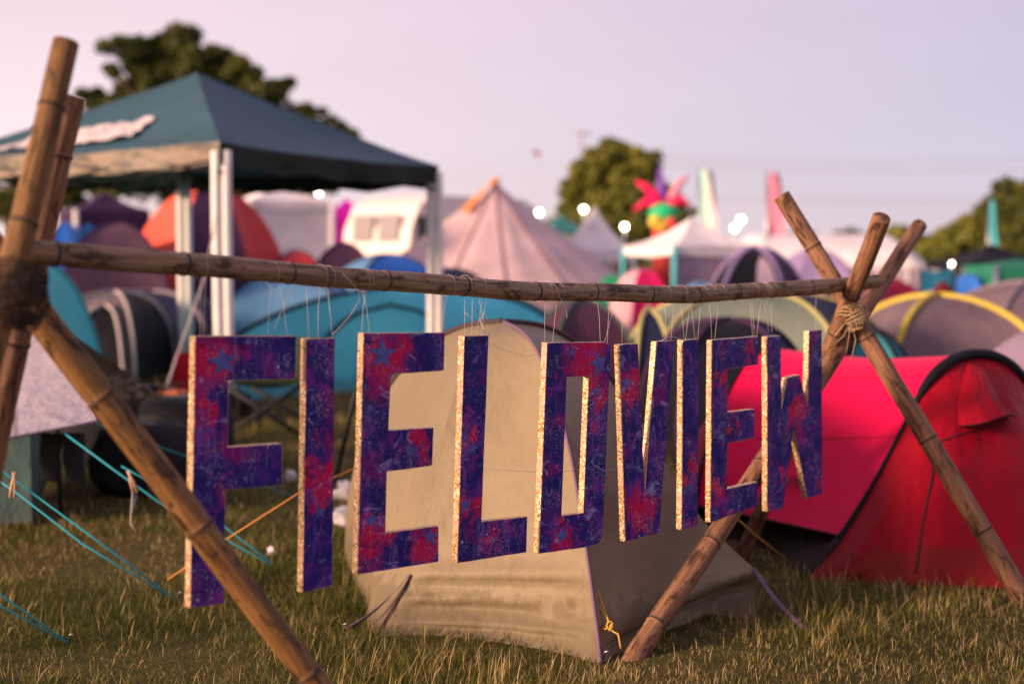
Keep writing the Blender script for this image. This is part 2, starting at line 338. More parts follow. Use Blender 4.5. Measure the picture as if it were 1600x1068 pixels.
# ------------------------------------------------------------------ lashings of twine
def lashing(name, label, c, ax_list, rad, turns, tails, mat, cat='twine'):
    mb = MB(); rnd = random.Random(3)
    for (ax, off) in ax_list:
        ax = V(ax).normalized(); a = ax.orthogonal().normalized(); b = ax.cross(a)
        pts = []
        for i in range(turns*14+1):
            q = 2*PI*i/14; pts.append(V(c)+V(off)+(a*math.cos(q)+b*math.sin(q))*(rad+rnd.uniform(-.002, .002))+ax*(-.02+.04*i/(turns*14)))
        mb.tube(pts, .0021, 5)
    for tl in tails: mb.tube(tl, .0017, 5)
    return tag(mb.build(name, mat), label, cat)
ca = at(1333, 492, 5.02)
lashing('twine_lashing', 'pale twine knotted round the crossing of the right tripod with dangling ends', ca, [((.3, .2, 1), (-.012, 0, 0)), ((-.45, .1, 1), (.01, -.01, 0)), ((1, .3, .3), (0, 0, -.01)), ((.5, .5, .6), (0, -.02, .01))], .045, 3,
        [[at(1330, 500, 4.9), at(1318, 525, 4.88), at(1295, 545, 4.88), at(1285, 560, 4.9)], [at(1328, 500, 4.92), at(1337, 530, 4.9), at(1330, 562, 4.9)], [at(1330, 500, 4.92), at(1325, 535, 4.9), at(1322, 552, 4.9)], [at(1340, 494, 4.9), at(1320, 505, 4.88), at(1300, 530, 4.88)]], M['twine'])
M['darktwine'] = plain('dark_twine', (.038, .02, .014), .9, 0, .5, 120)
cl_ = at(22, 456, 2.53)
lashing('dark_lashing', 'dark twine lashing round the crossing of the left tripod with frayed strands', cl_, [((.2, .2, 1), (-.012, 0, 0)), ((-.6, .1, .8), (.005, -.01, 0)), ((1, 0, .6), (0, -.01, -.01)), ((.1, .5, 1), (0, 0, .02)), ((.8, .3, -.8), (0, 0, 0)), ((-.3, .3, 1), (.01, -.02, -.02)), ((.5, 0, 1), (0, -.02, -.03))], .057, 5,
        [[at(20, 470, 2.50), at(26, 520, 2.48), at(22, 600, 2.48), at(25, 680, 2.49)], [at(28, 470, 2.50), at(36, 520, 2.49), at(30, 570, 2.49)], [at(15, 480, 2.50), at(8, 520, 2.49), at(4, 560, 2.49)], [at(32, 470, 2.6), at(42, 510, 2.6), at(38, 545, 2.6)]], M['darktwine'])

# ------------------------------------------------------------------ painted letters
REDS = [(335, 560, 62), (320, 640, 30), (440, 540, 0.1), (600, 560, 66), (650, 690, 36), (580, 840, 46), (665, 850, 34), (500, 760, 42), (735, 690, 26), (740, 790, 24), (770, 840, 16), (915, 560, 62), (935, 620, 34), (880, 842, 30), (985, 600, 34), (1000, 800, 46), (1078, 740, 24), (1172, 548, 20), (1125, 600, 18), (1150, 672, 14), (1120, 770, 28), (1245, 640, 30), (1225, 740, 22), (1280, 752, 12)]
def galaxy():
    m, t, b = newmat('galaxy_paint'); p = geo_pos(t)
    n0 = noi(t, p, 6.5, 4, .6, .6); n1 = noi(t, mapping(t, p, (1, 1, 1), (.3, 0, 1)), 9, 5, .6, .9); n2 = noi(t, mapping(t, p, (3.6, 3.6, .8), (.5, .6, .2)), 8, 6, .7, 2.4)
    c = ramp(t, n1, [(.3, (.012, .011, .12)), (.5, (.026, .014, .18)), (.60, (.085, .018, .21)), (.72, (.17, .06, .32))])
    c = mixc(t, ramp(t, n0, [(.56, (0, 0, 0)), (.63, (.6, .6, .6)), (.72, (.9, .9, .9))]), c, (.30, .005, .12))
    dw = nd(t, 'ShaderNodeVectorMath', operation='MULTIPLY_ADD'); nv = nd(t, 'ShaderNodeTexNoise', inp={'Scale': 13, 'Detail': 6, 'Roughness': .65}); t.links.new(p, nv.inputs['Vector'])
    t.links.new(nv.outputs['Color'], dw.inputs[0]); dw.inputs[1].default_value = (.26, .26, .26); t.links.new(p, dw.inputs[2])
    prev = None
    for (x, y, r_) in REDS:                                         # crimson sprayed round the stars
        q = onrow(x, y)+V((.13, .13, .13)); vd = nd(t, 'ShaderNodeVectorMath', operation='DISTANCE'); t.links.new(dw.outputs[0], vd.inputs[0]); vd.inputs[1].default_value = q
        m_ = nd(t, 'ShaderNodeMapRange'); m_.inputs[1].default_value = r_*q.y/FPX; m_.inputs[2].default_value = r_*q.y/FPX*.45; t.links.new(vd.outputs['Value'], m_.inputs[0])
        if prev is None: prev = m_.outputs[0]
        else: mm = nd(t, 'ShaderNodeMath', operation='MAXIMUM'); t.links.new(prev, mm.inputs[0]); t.links.new(m_.outputs[0], mm.inputs[1]); prev = mm.outputs[0]
    c = mixc(t, prev, c, (.58, .004, .075))
    c = mixc(t, ramp(t, n2, [(.55, (0, 0, 0)), (.66, (.22, .22, .22)), (.76, (.6, .6, .6))]), c, (.50, .38, .70))
    for rot_, sc_, cc_, lo_ in (((.5, .9, .3), (9, 1.3, 9), (.34, .03, .30), .56), ((.9, -.6, .5), (11, 1.5, 11), (.42, .36, .72), .60), ((.2, .8, 1.1), (13, 2, 13), (.014, .012, .09), .57)):
        st_ = noi(t, mapping(t, p, sc_, rot_), 2.2, 5, .6, 1.1)     # brush strokes
        c = mixc(t, ramp(t, st_, [(lo_, (0, 0, 0)), (lo_+.10, (.6, .6, .6))]), c, cc_)
    def specks(sc, th, col, c, den=.35, k=1.0):
        v = nd(t, 'ShaderNodeTexVoronoi', inp={'Scale': sc, 'Randomness': 1}); t.links.new(p, v.inputs['Vector'])
        d = ramp(t, v.outputs['Distance'], [(th*.5, (1, 1, 1)), (th, (0, 0, 0))])
        s = nd(t, 'ShaderNodeSeparateXYZ'); t.links.new(v.outputs['Color'], s.inputs[0])
        g = ramp(t, s.outputs[0], [(1-den, (0, 0, 0)), (1-den+.05, (1, 1, 1))])
        cl = ramp(t, noi(t, p, 10, 2), [(.46, (0, 0, 0)), (.6, (k, k, k))])
        return mixc(t, mixc(t, 1.0, mixc(t, 1.0, d, g, 'MULTIPLY'), cl, 'MULTIPLY'), c, col)
    c = specks(300, .36, (.52, .44, .60), c, .5)
    c = specks(130, .22, (.80, .70, .76), c, .35)
    c = specks(48, .15, (.92, .82, .88), c, .30)
    c = specks(85, .15, (.85, .72, .86), c, .30)
    c = specks(170, .22, (.70, .42, .12), c, .2)
    t.links.new(c, b.inputs['Base Color']); b.inputs['Roughness'].default_value = .45; b.inputs['Specular IOR Level'].default_value = .15
    bump(t, b, noi(t, p, 220, 4, .7), .25, .002); return m
def glitter():
    m, t, b = newmat('gold_glitter'); p = geo_pos(t)
    v = nd(t, 'ShaderNodeTexVoronoi', inp={'Scale': 260}); t.links.new(p, v.inputs['Vector'])
    s = nd(t, 'ShaderNodeSeparateXYZ'); t.links.new(v.outputs['Color'], s.inputs[0])
    c = ramp(t, s.outputs[0], [(0, (.16, .07, .02)), (.25, (.42, .24, .09)), (.6, (.66, .42, .20)), (.85, (.85, .60, .36)), (1, (1, .92, .75))])
    c = mixc(t, ramp(t, noi(t, p, 14, 3), [(.5, (0, 0, 0)), (.62, (.6, .6, .6))]), c, (.66, .34, .27))
    t.links.new(c, b.inputs['Base Color']); b.inputs['Roughness'].default_value = .38; b.inputs['Metallic'].default_value = .45
    nm = nd(t, 'ShaderNodeNormalMap'); 
    bump(t, b, s.outputs[1], .8, .004); return m
M['galaxy'] = galaxy(); M['glitter'] = glitter()
M['star'] = plain('blue_star_paint', (.08, .085, .34), .5, 0, .85, 55)
M['red_star'] = plain('red_star_paint', (.36, .01, .05), .5, 0, .4, 60)
M['hole'] = plain('drilled_hole', (.01, .008, .01), .9)
TH = .021
LET = [
 ('F', 'leftmost board, a painted F hanging behind the slanting bamboo leg', [[(304.5, 524.6), (464, 524.6), (462, 592), (357.5, 595), (356, 698), (441.5, 692), (441.5, 758.6), (353, 765.5), (350, 943), (296.7, 950)]],
  [(348, 565, 26, 's')], [(313, 313, 416), (322, 318, 418), (424, 418, 427), (437, 449, 428)], [(316, 540), (455, 538)]),
 ('I', 'narrow painted I hanging between the F and the first big E', [[(478.6, 528.4), (524, 527.6), (518.7, 914.6), (472.6, 926)]],
  [(500, 800, 11, 's')], [(478, 483, 430), (500, 497, 431), (512, 520, 433)], [(487, 541), (515, 539)]),
 ('E', 'biggest painted E, with a clear blue star at its top left, left of the L', [[(568, 520), (695.5, 519.4), (694, 579), (616, 584), (611, 590), (607.6, 671.5), (678, 667), (676, 727), (605, 736.6), (602.8, 831.5), (686, 820.7), (685.6, 877), (558.4, 897.4)]],
  [(597, 553, 25, 's'), (642, 703, 13, 's'), (580, 812, 12, 's'), (672, 838, 14, 's')], [(572, 565, 438), (566, 578, 438), (700, 689, 446)], [(576, 535), (686, 534)]),
 ('L', 'painted L hanging between the big E and the D', [[(725.3, 524.6), (764, 523.3), (752.8, 813.8), (824.4, 806.5), (823, 862), (714.5, 879.3)]],
  [(727, 788, 13, 's'), (738, 700, 12, 's')], [(726, 726, 446), (738, 737, 447), (748, 757, 447), (762, 752, 448), (756, 744, 448)], [(735, 534), (757, 533)]),
 ('D', 'painted D with a tall narrow slot, second right of the L', [[(855, 535), (945, 534), (952, 538), (954, 546), (943.4, 805.7), (941, 838), (935, 849), (922, 853.6), (842, 864.5)],
  [(886, 589), (920, 588), (911.6, 801), (877.5, 805)]], [(894, 551, 9, 's'), (935, 568, 21, 's'), (932, 612, 10, 's'), (878, 836, 13, 's')], [(852, 851, 455), (870, 863, 456), (934, 938, 459), (953, 949, 459), (962, 944, 460)], []),
 ('V', 'painted V hanging between the D and the narrow I', [[(967.8, 537.7), (997, 536), (1000, 603.5), (1007.5, 762), (1025.8, 533), (1053.5, 531.7), (1030, 833), (976.8, 846)]],
  [(978, 598, 12, 's')], [(970, 972, 460), (1038, 1041, 460), (1053, 1048, 459)], []),
 ('I', 'narrow painted I hanging between the V and the smaller E', [[(1067, 531), (1093, 529), (1090, 821.4), (1065, 828)]],
  [(1078, 760, 9, 's')], [(1063, 1069, 459), (1079, 1071, 459), (1079, 1086, 459), (1095, 1090, 459)], []),
 ('E', 'smaller painted E hanging next to the W, near the right tripod', [[(1112.3, 531), (1186, 525), (1185, 570), (1137, 576), (1137, 643.6), (1179, 638.4), (1179, 684), (1136.6, 692.3), (1136.6, 763), (1184, 752), (1183.8, 789.6), (1110, 816)]],
  [(1119, 585, 10, 'r'), (1139, 672, 11, 'r')], [(1107, 1112, 457), (1123, 1117, 457), (1172, 1176, 455), (1175, 1179, 455), (1190, 1182, 455)], []),
 ('W', 'painted W, the rightmost board, hanging in front of the pink tent', [[(1198.4, 525.7), (1220.5, 523.8), (1221, 637), (1230, 589.7), (1249.7, 585), (1262, 633), (1264, 516.7), (1284, 514.8), (1285, 771), (1261.6, 778.4), (1240, 671), (1223.5, 793.7), (1199, 799)]],
  [(1279, 756, 6, 'r')], [(1192, 1201, 454), (1205, 1206, 454), (1195, 1214, 454), (1275, 1275, 449)], []),
]
def letter(ch, lab, loops, stars, threads, holes):
    L3 = [[onrow(x, y) for x, y in lp] for lp in loops]
    c = sum(L3[0], V())/len(L3[0]); t = thing('painted_letter', lab, 'sign letter', (c.x, c.y, c.z), 'painted letters hanging from the beam')
    def pr(p): q = p-RP0; return (q.dot(RD), p.z)
    bm = bmesh.new(); edges = []
    for lp in L3:
        vs = [bm.verts.new(p) for p in lp]; edges += [bm.edges.new((vs[i], vs[(i+1) % len(vs)])) for i in range(len(vs))]
    bmesh.ops.triangle_fill(bm, use_beauty=True, use_dissolve=False, edges=edges, normal=RN)
    bm.normal_update()
    for f in bm.faces:
        if f.normal.dot(RN) < 0: f.normal_flip()
    front = list(bm.faces); r = bmesh.ops.extrude_face_region(bm, geom=front)
    for v in r['geom']:
        if isinstance(v, bmesh.types.BMVert): v.co += -RN*TH
    for f in r['geom']:
        if isinstance(f, bmesh.types.BMFace): pass
    bmesh.ops.recalc_face_normals(bm, faces=bm.faces)
    for f in bm.faces: f.material_index = 0 if abs(f.normal.dot(RN)) > .9 else 1
    # subtly ragged jigsawed edge
    me = bpy.data.meshes.new('board'); bmesh.ops.subdivide_edges(bm, edges=[e for e in bm.edges if not e.is_manifold or (e.link_faces[0].normal.dot(e.link_faces[1].normal) < .5)], cuts=5)
    for v in bm.verts:
        n_ = noise.noise(v.co*38); v.co += RD*n_*.0011+V((0, 0, 1))*noise.noise(v.co*38+V((9, 9, 9)))*.0011
    bmesh.ops.triangulate(bm, faces=[f for f in bm.faces if len(f.verts) > 4])
    bm.to_mesh(me); bm.free(); me.materials.append(M['galaxy']); me.materials.append(M['glitter'])
    bo = obj('board', me, t); bv = bo.modifiers.new('b', 'BEVEL'); bv.width = .0016; bv.segments = 1; bv.limit_method = 'ANGLE'; bv.angle_limit = R(60); bv.material = 1
    for (x, y, r_, k) in stars:
        c0 = onrow(x, y, .0007); ppm = FPX/c0.y; rr_ = r_/ppm; n = 10; rot = random.uniform(-.25, .25)
        rim = [c0+(RD*math.sin(rot+i*PI/5)*1.25+V((0, 0, 1))*math.cos(rot+i*PI/5))*rr_*(1 if i % 2 == 0 else .42)*random.uniform(.9, 1.1) for i in range(n)]
        mb = MB(); vs = [c0+RN*.0006]+[p+RN*.0004 for p in rim]+[p-RN*.0012 for p in rim]
        mb.add(vs, [(0, 1+i, 1+(i+1) % n) for i in range(n)]+[(1+i, 11+i, 11+(i+1) % n, 1+(i+1) % n) for i in range(n)], 0, None, False)
        mb.build('painted_star', M['red_star'] if k == 'r' else M['star'], t)
    for (x, y) in holes:
        c0 = onrow(x, y, .0005); mb = MB(); mb.tube([c0-RN*.002, c0+RN*.0006], .004, 10); mb.build('drilled_hole', M['hole'], t)
    ty = min(y for x, y in loops[0])
    for (xt, xb, yb) in threads:
        a = onrow(xt, yb, -.022); top = a+V((0, 0, .0275)); bot = onrow(xb, ty+3, -.012)
        pts = []
        mb = MB()
        lo = [a+RN*math.cos(q)*.0285+V((0, 0, 1))*math.sin(q)*.0275 for q in [i*PI/8 for i in range(17)]]
        if random.random() < .6: mb.tube(lo, .0004, 4)
        mb.tube([a-V((0, 0, .026)), (a.lerp(bot, .5)+V((random.uniform(-.002, .002), 0, 0))), bot], .0005, 4); mb.build('hanging_thread', M['thread'], t)
    return t
for a in LET: letter(*a)
# stray thread ends and the fishing line between the boards
def line(name, label, cat, pts, r, mat, n=5, group=None):
    mb = MB(); mb.tube(pts, r, n); return tag(mb.build(name, mat), label, cat, group)
GT = 'stray thread ends on the beam'
line('loose_thread', 'white thread end curling down from the beam above the D', 'thread', [onrow(x, y, .01) for x, y in ((862, 441), (871, 450), (873, 462), (880, 472), (885, 484), (886, 497))], .0008, M['thread'], group=GT)
line('loose_thread', 'loose thread end curling down from the beam above the gap between I and big E', 'thread', [onrow(x, y, .01) for x, y in ((535, 427), (548, 440), (560, 455), (562, 468), (548, 492), (530, 512), (520, 522))], .0008, M['thread'], group=GT)
line('loose_thread', 'loose thread end swinging down from the beam above right half of the F', 'thread', [onrow(x, y, .01) for x, y in ((452, 447), (448, 470), (438, 490), (428, 515))], .0008, M['thread'], group=GT)
line('loose_thread', 'tangled white thread bow above the L', 'thread', [onrow(x, y, .01) for x, y in ((726, 487), (735, 496), (748, 508), (757, 520), (750, 500), (757, 488), (763, 492), (760, 503), (750, 496), (745, 484), (756, 497), (768, 502))], .0009, M['thread'], group=GT)
line('loose_thread', 'thread looping across the gap between V and narrow I', 'thread', [onrow(x, y, .005) for x, y in ((1032, 533), (1042, 527), (1052, 526), (1062, 529), (1070, 533))], .001, M['thread'], group=GT)
line('fishing_line', 'thin line sagging from the L across to the D', 'line', [onrow(x, y, -.05) for x, y in ((690, 537), (762, 537), (800, 550), (825, 556), (855, 548), (895, 560), (960, 548))], .0005, M['thread'])
line('fishing_line', 'thin horizontal line threaded behind the middle of D and V', 'line', [onrow(x, y, -.05) for x, y in ((700, 728), (840, 737), (960, 733), (1060, 724), (1110, 720))], .0005, M['thread'])
# ------------------------------------------------------------------ tents
def dome(name, label, cat, base, apex, H, mats, exps=(1, 1), sleeve=None, sag=.1, nu=10, nv=14, wr=.008, group=None, foot=0, sleeve_r=.012, skirt=None, pmat=None, cut=None):
    """poles run from every base corner over the apex; one fly panel between neighbouring poles"""
    c = V((apex[0], apex[1], 0)); t = thing(name, label, cat, (c.x, c.y, 0), group)
    n = len(base)
    def pole(b, s):
        q = s*PI/2; r = math.cos(q)**exps[0]; z = math.sin(q)**exps[1]
        return V((c.x+(b[0]-c.x)*r, c.y+(b[1]-c.y)*r, foot+(H-foot)*z))
    for i in range(n):
        b0, b1 = base[i], base[(i+1) % n]; m = mats[i % len(mats)]
        if m is None: continue
        ext_ = V((b1[0]-b0[0], b1[1]-b0[1], 0)); mid = V(((b0[0]+b1[0])/2-c.x, (b0[1]+b1[1])/2-c.y, 0)); nn = V((ext_.y, -ext_.x, 0)).normalized()
        if nn.dot(mid) < 0: nn = -nn
        def fn(u, v):
            a = pole(b0, v); b = pole(b1, v); k = 4*u*(1-u)*math.cos(v*PI/2)
            p = a.lerp(b, u); p -= nn*sag*k*ext_.length*(.35+.65*math.sin(min(1, v*1.4)*PI)); 
            e = noise.noise(p*3.2)+.6*noise.noise(V((p.x*9+p.z*3, p.y*9, p.z*5)))
            return p+nn*wr*e*min(1, k*2)+V((0, 0, 1))*wr*.6*e*v*min(1, k*2)
        mb = MB(); mb.grid(fn, nu, nv); mb.build('fly_panel', m, t)
    if sleeve:
        for i in range(n):
            if isinstance(sleeve, dict):
                if i not in sleeve: continue
                sm = sleeve[i]
            else: sm = sleeve
            mb = MB(); mb.tube([pole(base[i], s/14)+V((0, 0, .004)) for s in range(15)], sleeve_r, 7, flat=.8); mb.build('pole_sleeve', sm, t)
    t['__p'] = 0; del t['__p']
    return t, pole
# -- beige tent behind the letters
beige = fabric('beige_nylon', (.245, .190, .118), .5, 1.0, 4)
M['beige'] = beige
M['brown_trim'] = plain('brown_trim', (.045, .022, .022), .7); M['purple_trim'] = plain('purple_trim', (.16, .09, .16), .7)
bC, bL, bR = gnd(937, 1036), gnd(588, 992), gnd(1182, 968)
bL2, bR2, bK = V((-.78, 5.75, 0)), V((.60, 6.0, 0)), V((.15, 6.9, 0))
apx = at(785, 503, 5.15)
bt = thing('beige_tent', 'beige nylon dome tent standing right behind the painted letters', 'tent', (apx.x, apx.y, 0))
def curve(pts, v):
    n = len(pts)-1; f = min(max(v, 0), 1)*n; i = min(int(f), n-1); f -= i
    p0 = pts[max(i-1, 0)]; p1 = pts[i]; p2 = pts[i+1]; p3 = pts[min(i+2, n)]
    return .5*((2*p1)+(p2-p0)*f+(2*p0-5*p1+4*p2-p3)*f*f+(3*p1-p0-3*p2+p3)*f**3)
def ell(b, k=6):
    return [V((apx.x+(b.x-apx.x)*math.cos(i*PI/2/k), apx.y+(b.y-apx.y)*math.cos(i*PI/2/k), apx.z*math.sin(i*PI/2/k))) for i in range(k+1)]
pC = [bC, at(932, 985, 4.24), at(921, 900, 4.27), at(906, 800, 4.34), at(888, 700, 4.45), at(860, 600, 4.62), at(826, 530, 4.86), apx]
pL = [bL, at(606, 960, 4.56), at(641, 897, 4.60), at(664, 800, 4.66), at(690, 690, 4.75), at(715, 600, 4.86), at(745, 533, 5.0), apx]
pC2 = [bC, at(941, 1016, 4.235), at(936, 992, 4.24), at(917, 860, 4.30), at(894, 730, 4.42), at(866, 615, 4.59), at(828, 533, 4.86), apx]
pR = [bR, at(1180, 925, 4.80), at(1178, 888, 4.78), at(1118, 838, 4.84), at(1056, 748, 4.92), at(985, 636, 5.0), at(895, 548, 5.08), apx]
pL2, pR2, pK = ell(V((-.68, 5.70, 0)), 7), ell(bR2, 7), ell(bK, 7)
def bpanel(a_, b_, sag, seed, nu=44, nv=66, under=0, creases=()):
    ex = b_[0]-a_[0]; nn = V((ex.y, -ex.x, 0)).normalized()
    if nn.dot((a_[0]+b_[0])/2-V((apx.x, apx.y, 0))) < 0: nn = -nn
    def fn(u, v):
        p = curve(a_, v).lerp(curve(b_, v), u); k = min(1, 5*u*(1-u)*2)*math.cos(v*PI/2)**.5 if v < 1 else 0
        p = p-nn*(sag*4*u*(1-u)*math.sin(PI*min(1, v*1.05)))
        low = math.exp(-((v-.14)/.13)**2); cr = V((u*2.2+seed, v*9, seed))
        e = .012*noise.noise(V((p.x*2.5, p.y*2.5, p.z*3+seed)))+.010*noise.noise(V((u*1.5+seed, v*22, 3)))*low+.010*abs(noise.noise(V((u*3+v*5+seed, v*9-u*2, 8))))*low*1.4
        e += .004*abs(noise.noise(V((p.x*13+p.z*6, p.y*13, p.z*11))))+.0016*noise.noise(p*42)
        for (v0, sl, w_, dp) in creases:
            e += dp*math.exp(-((v-v0-sl*u)/w_)**2)*(.6+.5*noise.noise(V((u*5, v0*9, seed))))
        if under == -1: e -= .085*max(0, 1-v/.285)*4*u*(1-u)+(-.012 if abs(v-.285) < .02 else 0)
        elif under: e += -under*max(0, 1-v/.286)*(.10+.9*u)+.02*u*math.exp(-((v-.286)/.03)**2)
        return p+nn*e*k+V((0, 0, 1))*e*.5*v*k
    mb = MB(); mb.grid(fn, nu, nv); mb.build('fly_panel', beige, bt)
bpanel(pL, pC, .035, 1, under=-1, creases=((.285, .0, .012, .034), (.25, .01, .014, -.026), (.17, .03, .02, -.024), (.11, .02, .016, .026), (.215, -.03, .012, .016)))
bpanel(pC2, pR, .035, 4, under=.17, creases=((.20, .0, .014, -.012), (.34, .02, .018, -.010), (.40, .05, .02, .010)))
bpanel(pL2, pL, .02, 3, 26, 40); bpanel(pR, pR2, .04, 5, 24, 30); bpanel(pL2, pK, .03, 6, 20, 24); bpanel(pR2, pK, .03, 7, 20, 24)
def piping(pl, m, r=.007, s0=0):
    mb = MB(); mb.tube([curve(pl, s0+(1-s0)*i/40)+V((.002, -.004, .004)) for i in range(41)], r, 7); mb.build('pole_sleeve', m, bt)
piping(pC, M['purple_trim'], .006); piping(pL2, M['brown_trim'], .011, .3); piping(pR2, M['brown_trim'], .010)
def strap(name, label, a, b, wd, mat, parent=None, tw=1.2):
    a = V(a); b = V(b); d = (b-a); s0 = V((0, 0, 1)).cross(d).normalized(); mb = MB(); vs = []; n = 12
    for i in range(n+1):
        q = i/n; s = (Matrix.Rotation(tw*q, 3, d.normalized()) @ s0)*wd; n2 = d.normalized().cross(s).normalized()*.0007; p = a.lerp(b, q)-V((0, 0, .02*math.sin(PI*q)))
        vs += [p-s-n2, p+s-n2, p+s+n2, p-s+n2]
    fs = []
    for i in range(n):
        for j in range(4): fs.append((i*4+j, i*4+(j+1) % 4, i*4+4+(j+1) % 4, i*4+4+j))
    fs += [(0, 1, 2, 3), (n*4, n*4+3, n*4+2, n*4+1)]
    mb.add(vs, fs, 0); return mb.build(name, mat, parent)
mb = MB(); mb.tube([curve(pL, v/30)+V((.002, -.006, .003)) for v in range(9)], .003, 6); mb.build('seam_or_crease_shade', M['brown_trim'], bt)  # brown tube drawn as the dark shade along this crease, not stitching
strap('peg_strap', '', at(640, 897, 4.59), gnd(537, 985), .009, M['purple_trim'], bt)
strap('peg_strap', '', at(1178, 888, 4.78), gnd(1262, 985), .008, M['purple_trim'], bt)
mb = MB(); 
yr = [at(920, 882, 4.36), at(925, 884, 4.33), at(932, 915, 4.30), at(943, 950, 4.28), at(952, 972, 4.25), at(957, 985, 4.24), at(966, 990, 4.22), at(970, 1012, 4.2)]
mb.tube(yr, .0028, 6); mb.tube([at(920, 884, 4.36), at(930, 930, 4.3), at(950, 972, 4.26), at(940, 985, 4.25), at(950, 980, 4.24), at(958, 973, 4.23), at(952, 985, 4.22)], .0028, 6)
for q in range(3): mb.tube([at(953+math.cos(i)*5, 976+math.sin(i)*6, 4.235+q*.004) for i in range(7)], .003, 5)
tag(mb.build('cord', M['yellow_rope'], bt), 'knotted yellow cord')
# -- red and pink tunnel tent on the right
rt = thing('pink_tent', 'bright pink and red tunnel tent behind the right bamboo tripod', 'tent', (1.6, 6.3, 0))
pinkm = fabric('pink_nylon', (.90, .004, .085), .5, .4, 3, .12); redm = fabric('red_nylon', (.34, .003, .016), .5, 1.3, 4); blk = fabric('black_nylon', (.012, .011, .015), .6, .7, 5)
A1 = [gnd(1248, 905), at(1312, 838, 5.38), at(1372, 740, 5.48), at(1420, 647, 5.56), at(1447, 598, 5.62), at(1485, 563, 5.70), at(1530, 553, 5.80), at(1572, 566, 5.86), at(1606, 605, 5.92), at(1650, 690, 5.98), at(1700, 790, 6.0), gnd(1752, 848)]
A2 = [gnd(1093, 842), at(1090, 790, 6.14), at(1100, 722, 6.22), at(1122, 650, 6.34), at(1148, 595, 6.46), at(1172, 562, 6.56), at(1208, 545, 6.68), at(1240, 550, 6.80), at(1268, 575, 6.92), at(1290, 630, 7.05), at(1300, 700, 7.15), gnd(1305, 776)]
T0 = 1/11
def body(u, v):                                                     # u from front hoop to rear hoop, v over the top
    q = T0+(1-T0)*v; a = curve(A1, q); b = curve(A2, q); p = a.lerp(b, u); k = math.sin(PI*u); o = V((p.x-1.75, p.y-6.5, p.z*1.5)).normalized()
    return p-o*(.03*k)+o*(.010*k*noise.noise(V((p.x*2, p.y*2, p.z*3)))+.004*k*noise.noise(V((u*3, v*26, 1))))
mb = MB(); mb.grid(body, 30, 50); mb.build('fly', pinkm, rt)
def inner(u, v):
    q = v*T0*1.6; p = curve(A1, q).lerp(curve(A2, q), u); return p+V((.10, .16, 0))*(.3+.7*math.sin(PI*min(1, u)))
mb = MB(); mb.grid(inner, 20, 8); mb.build('inner_tent', blk, rt)
def rearf(u, v):
    p = curve(A2, u); q = V((.93+.25*u, 6.75+.7*u, 0)).lerp(V((p.x-.25, p.y+.12, 0)), .6); return p.lerp(q, v)+V((-.05, .02, .07))*math.sin(PI*v)
mb = MB(); mb.grid(rearf, 26, 12); mb.build('rear_panel', redm, rt)
GF = [gnd(1250, 907), gnd(1300, 910), gnd(1350, 912), gnd(1400, 914), gnd(1450, 916), gnd(1500, 918), gnd(1550, 919), gnd(1600, 916), gnd(1640, 908), gnd(1690, 890), gnd(1735, 866), gnd(1754, 849)]
fn_ = V((.22, -.97, 0)).normalized()
def porch(u, v):
    p = curve(A1, u); g = curve(GF, u); q = p.lerp(g, v); k = min(1, 8*u*(1-u)); f = math.sin(PI*v)*.07*k
    wv = .016*noise.noise(V((u*7, v*1.6, 2)))+.008*abs(noise.noise(V((u*22, v*2.2, 7))))+.012*noise.noise(V((u*5+v*4, v*4, 3)))+.010*abs(noise.noise(V((u*9, v*13, 5))))*math.exp(-v*6)
    return q+fn_*(f+wv*min(1, 8*v)*k)
mb = MB(); mb.grid(porch, 80, 56); mb.build('porch_panel', redm, rt)
def sleeve_w(i): return .012 if i < 14 else .012+.014*min(1, (i-14)/6)
mb = MB(); mb.tube([curve(A1, i/48)+fn_*.008 for i in range(49)], [.022-.012*min(1, i/8) if i < 12 else .010+.013*min(1, max(0, i-14)/5) for i in range(49)], 8); mb.build('hoop_sleeve', blk, rt)
mb = MB(); mb.tube([curve(A2, i/30)+V((-.006, -.004, 0)) for i in range(31)], .009, 7); mb.build('hoop_sleeve', blk, rt)
def onporch(px, py, off=.006):                                      # nearest porch grid point seen at a pixel
    best = min(((abs((lambda p: 800+FPX*p.x/p.y)(porch(a/60, b/30))-px)+abs((lambda p: HOR-FPX*(p.z-HCAM)/p.y)(porch(a/60, b/30))-py)), a/60, b/30) for a in range(61) for b in range(31)); return porch(best[1], best[2])+fn_*off
zp = [onporch(1462, 725), onporch(1455, 770), onporch(1449, 820), onporch(1441, 870), onporch(1437, 905)]
mb = MB(); mb.tube([curve(zp, i/20) for i in range(21)], .0028, 5); mb.build('door_zip', M['blackplastic'], rt)
zs = [onporch(1470, 692), onporch(1505, 678), onporch(1540, 664), onporch(1575, 658), onporch(1610, 640)]
mb = MB(); mb.tube([curve(zs, i/20) for i in range(21)], .0028, 5); mb.build('door_seam', M['blackplastic'], rt)
VL = [onporch(1512, 572, .004), onporch(1504, 600, .004), onporch(1503, 632, .004), onporch(1506, 666, .004)]
VR = [onporch(1540, 570, .004), onporch(1548, 600, .018), onporch(1558, 620, .004), onporch(1580, 648, .004)]
def vent(u, v):
    p = curve(VL, v).lerp(curve(VR, v), u); b = math.sin(PI*u)
    return p+fn_*(b**.7*(.015+.125*v)+.028*noise.noise(V((u*7, v*1.6, 1)))*min(1, 3*v)+.012*abs(noise.noise(V((u*16, v*3, 5)))))+V((0, 0, b*.035*v))
mb = MB(); mb.grid(vent, 36, 22); mb.build('vent_hood', redm, rt)
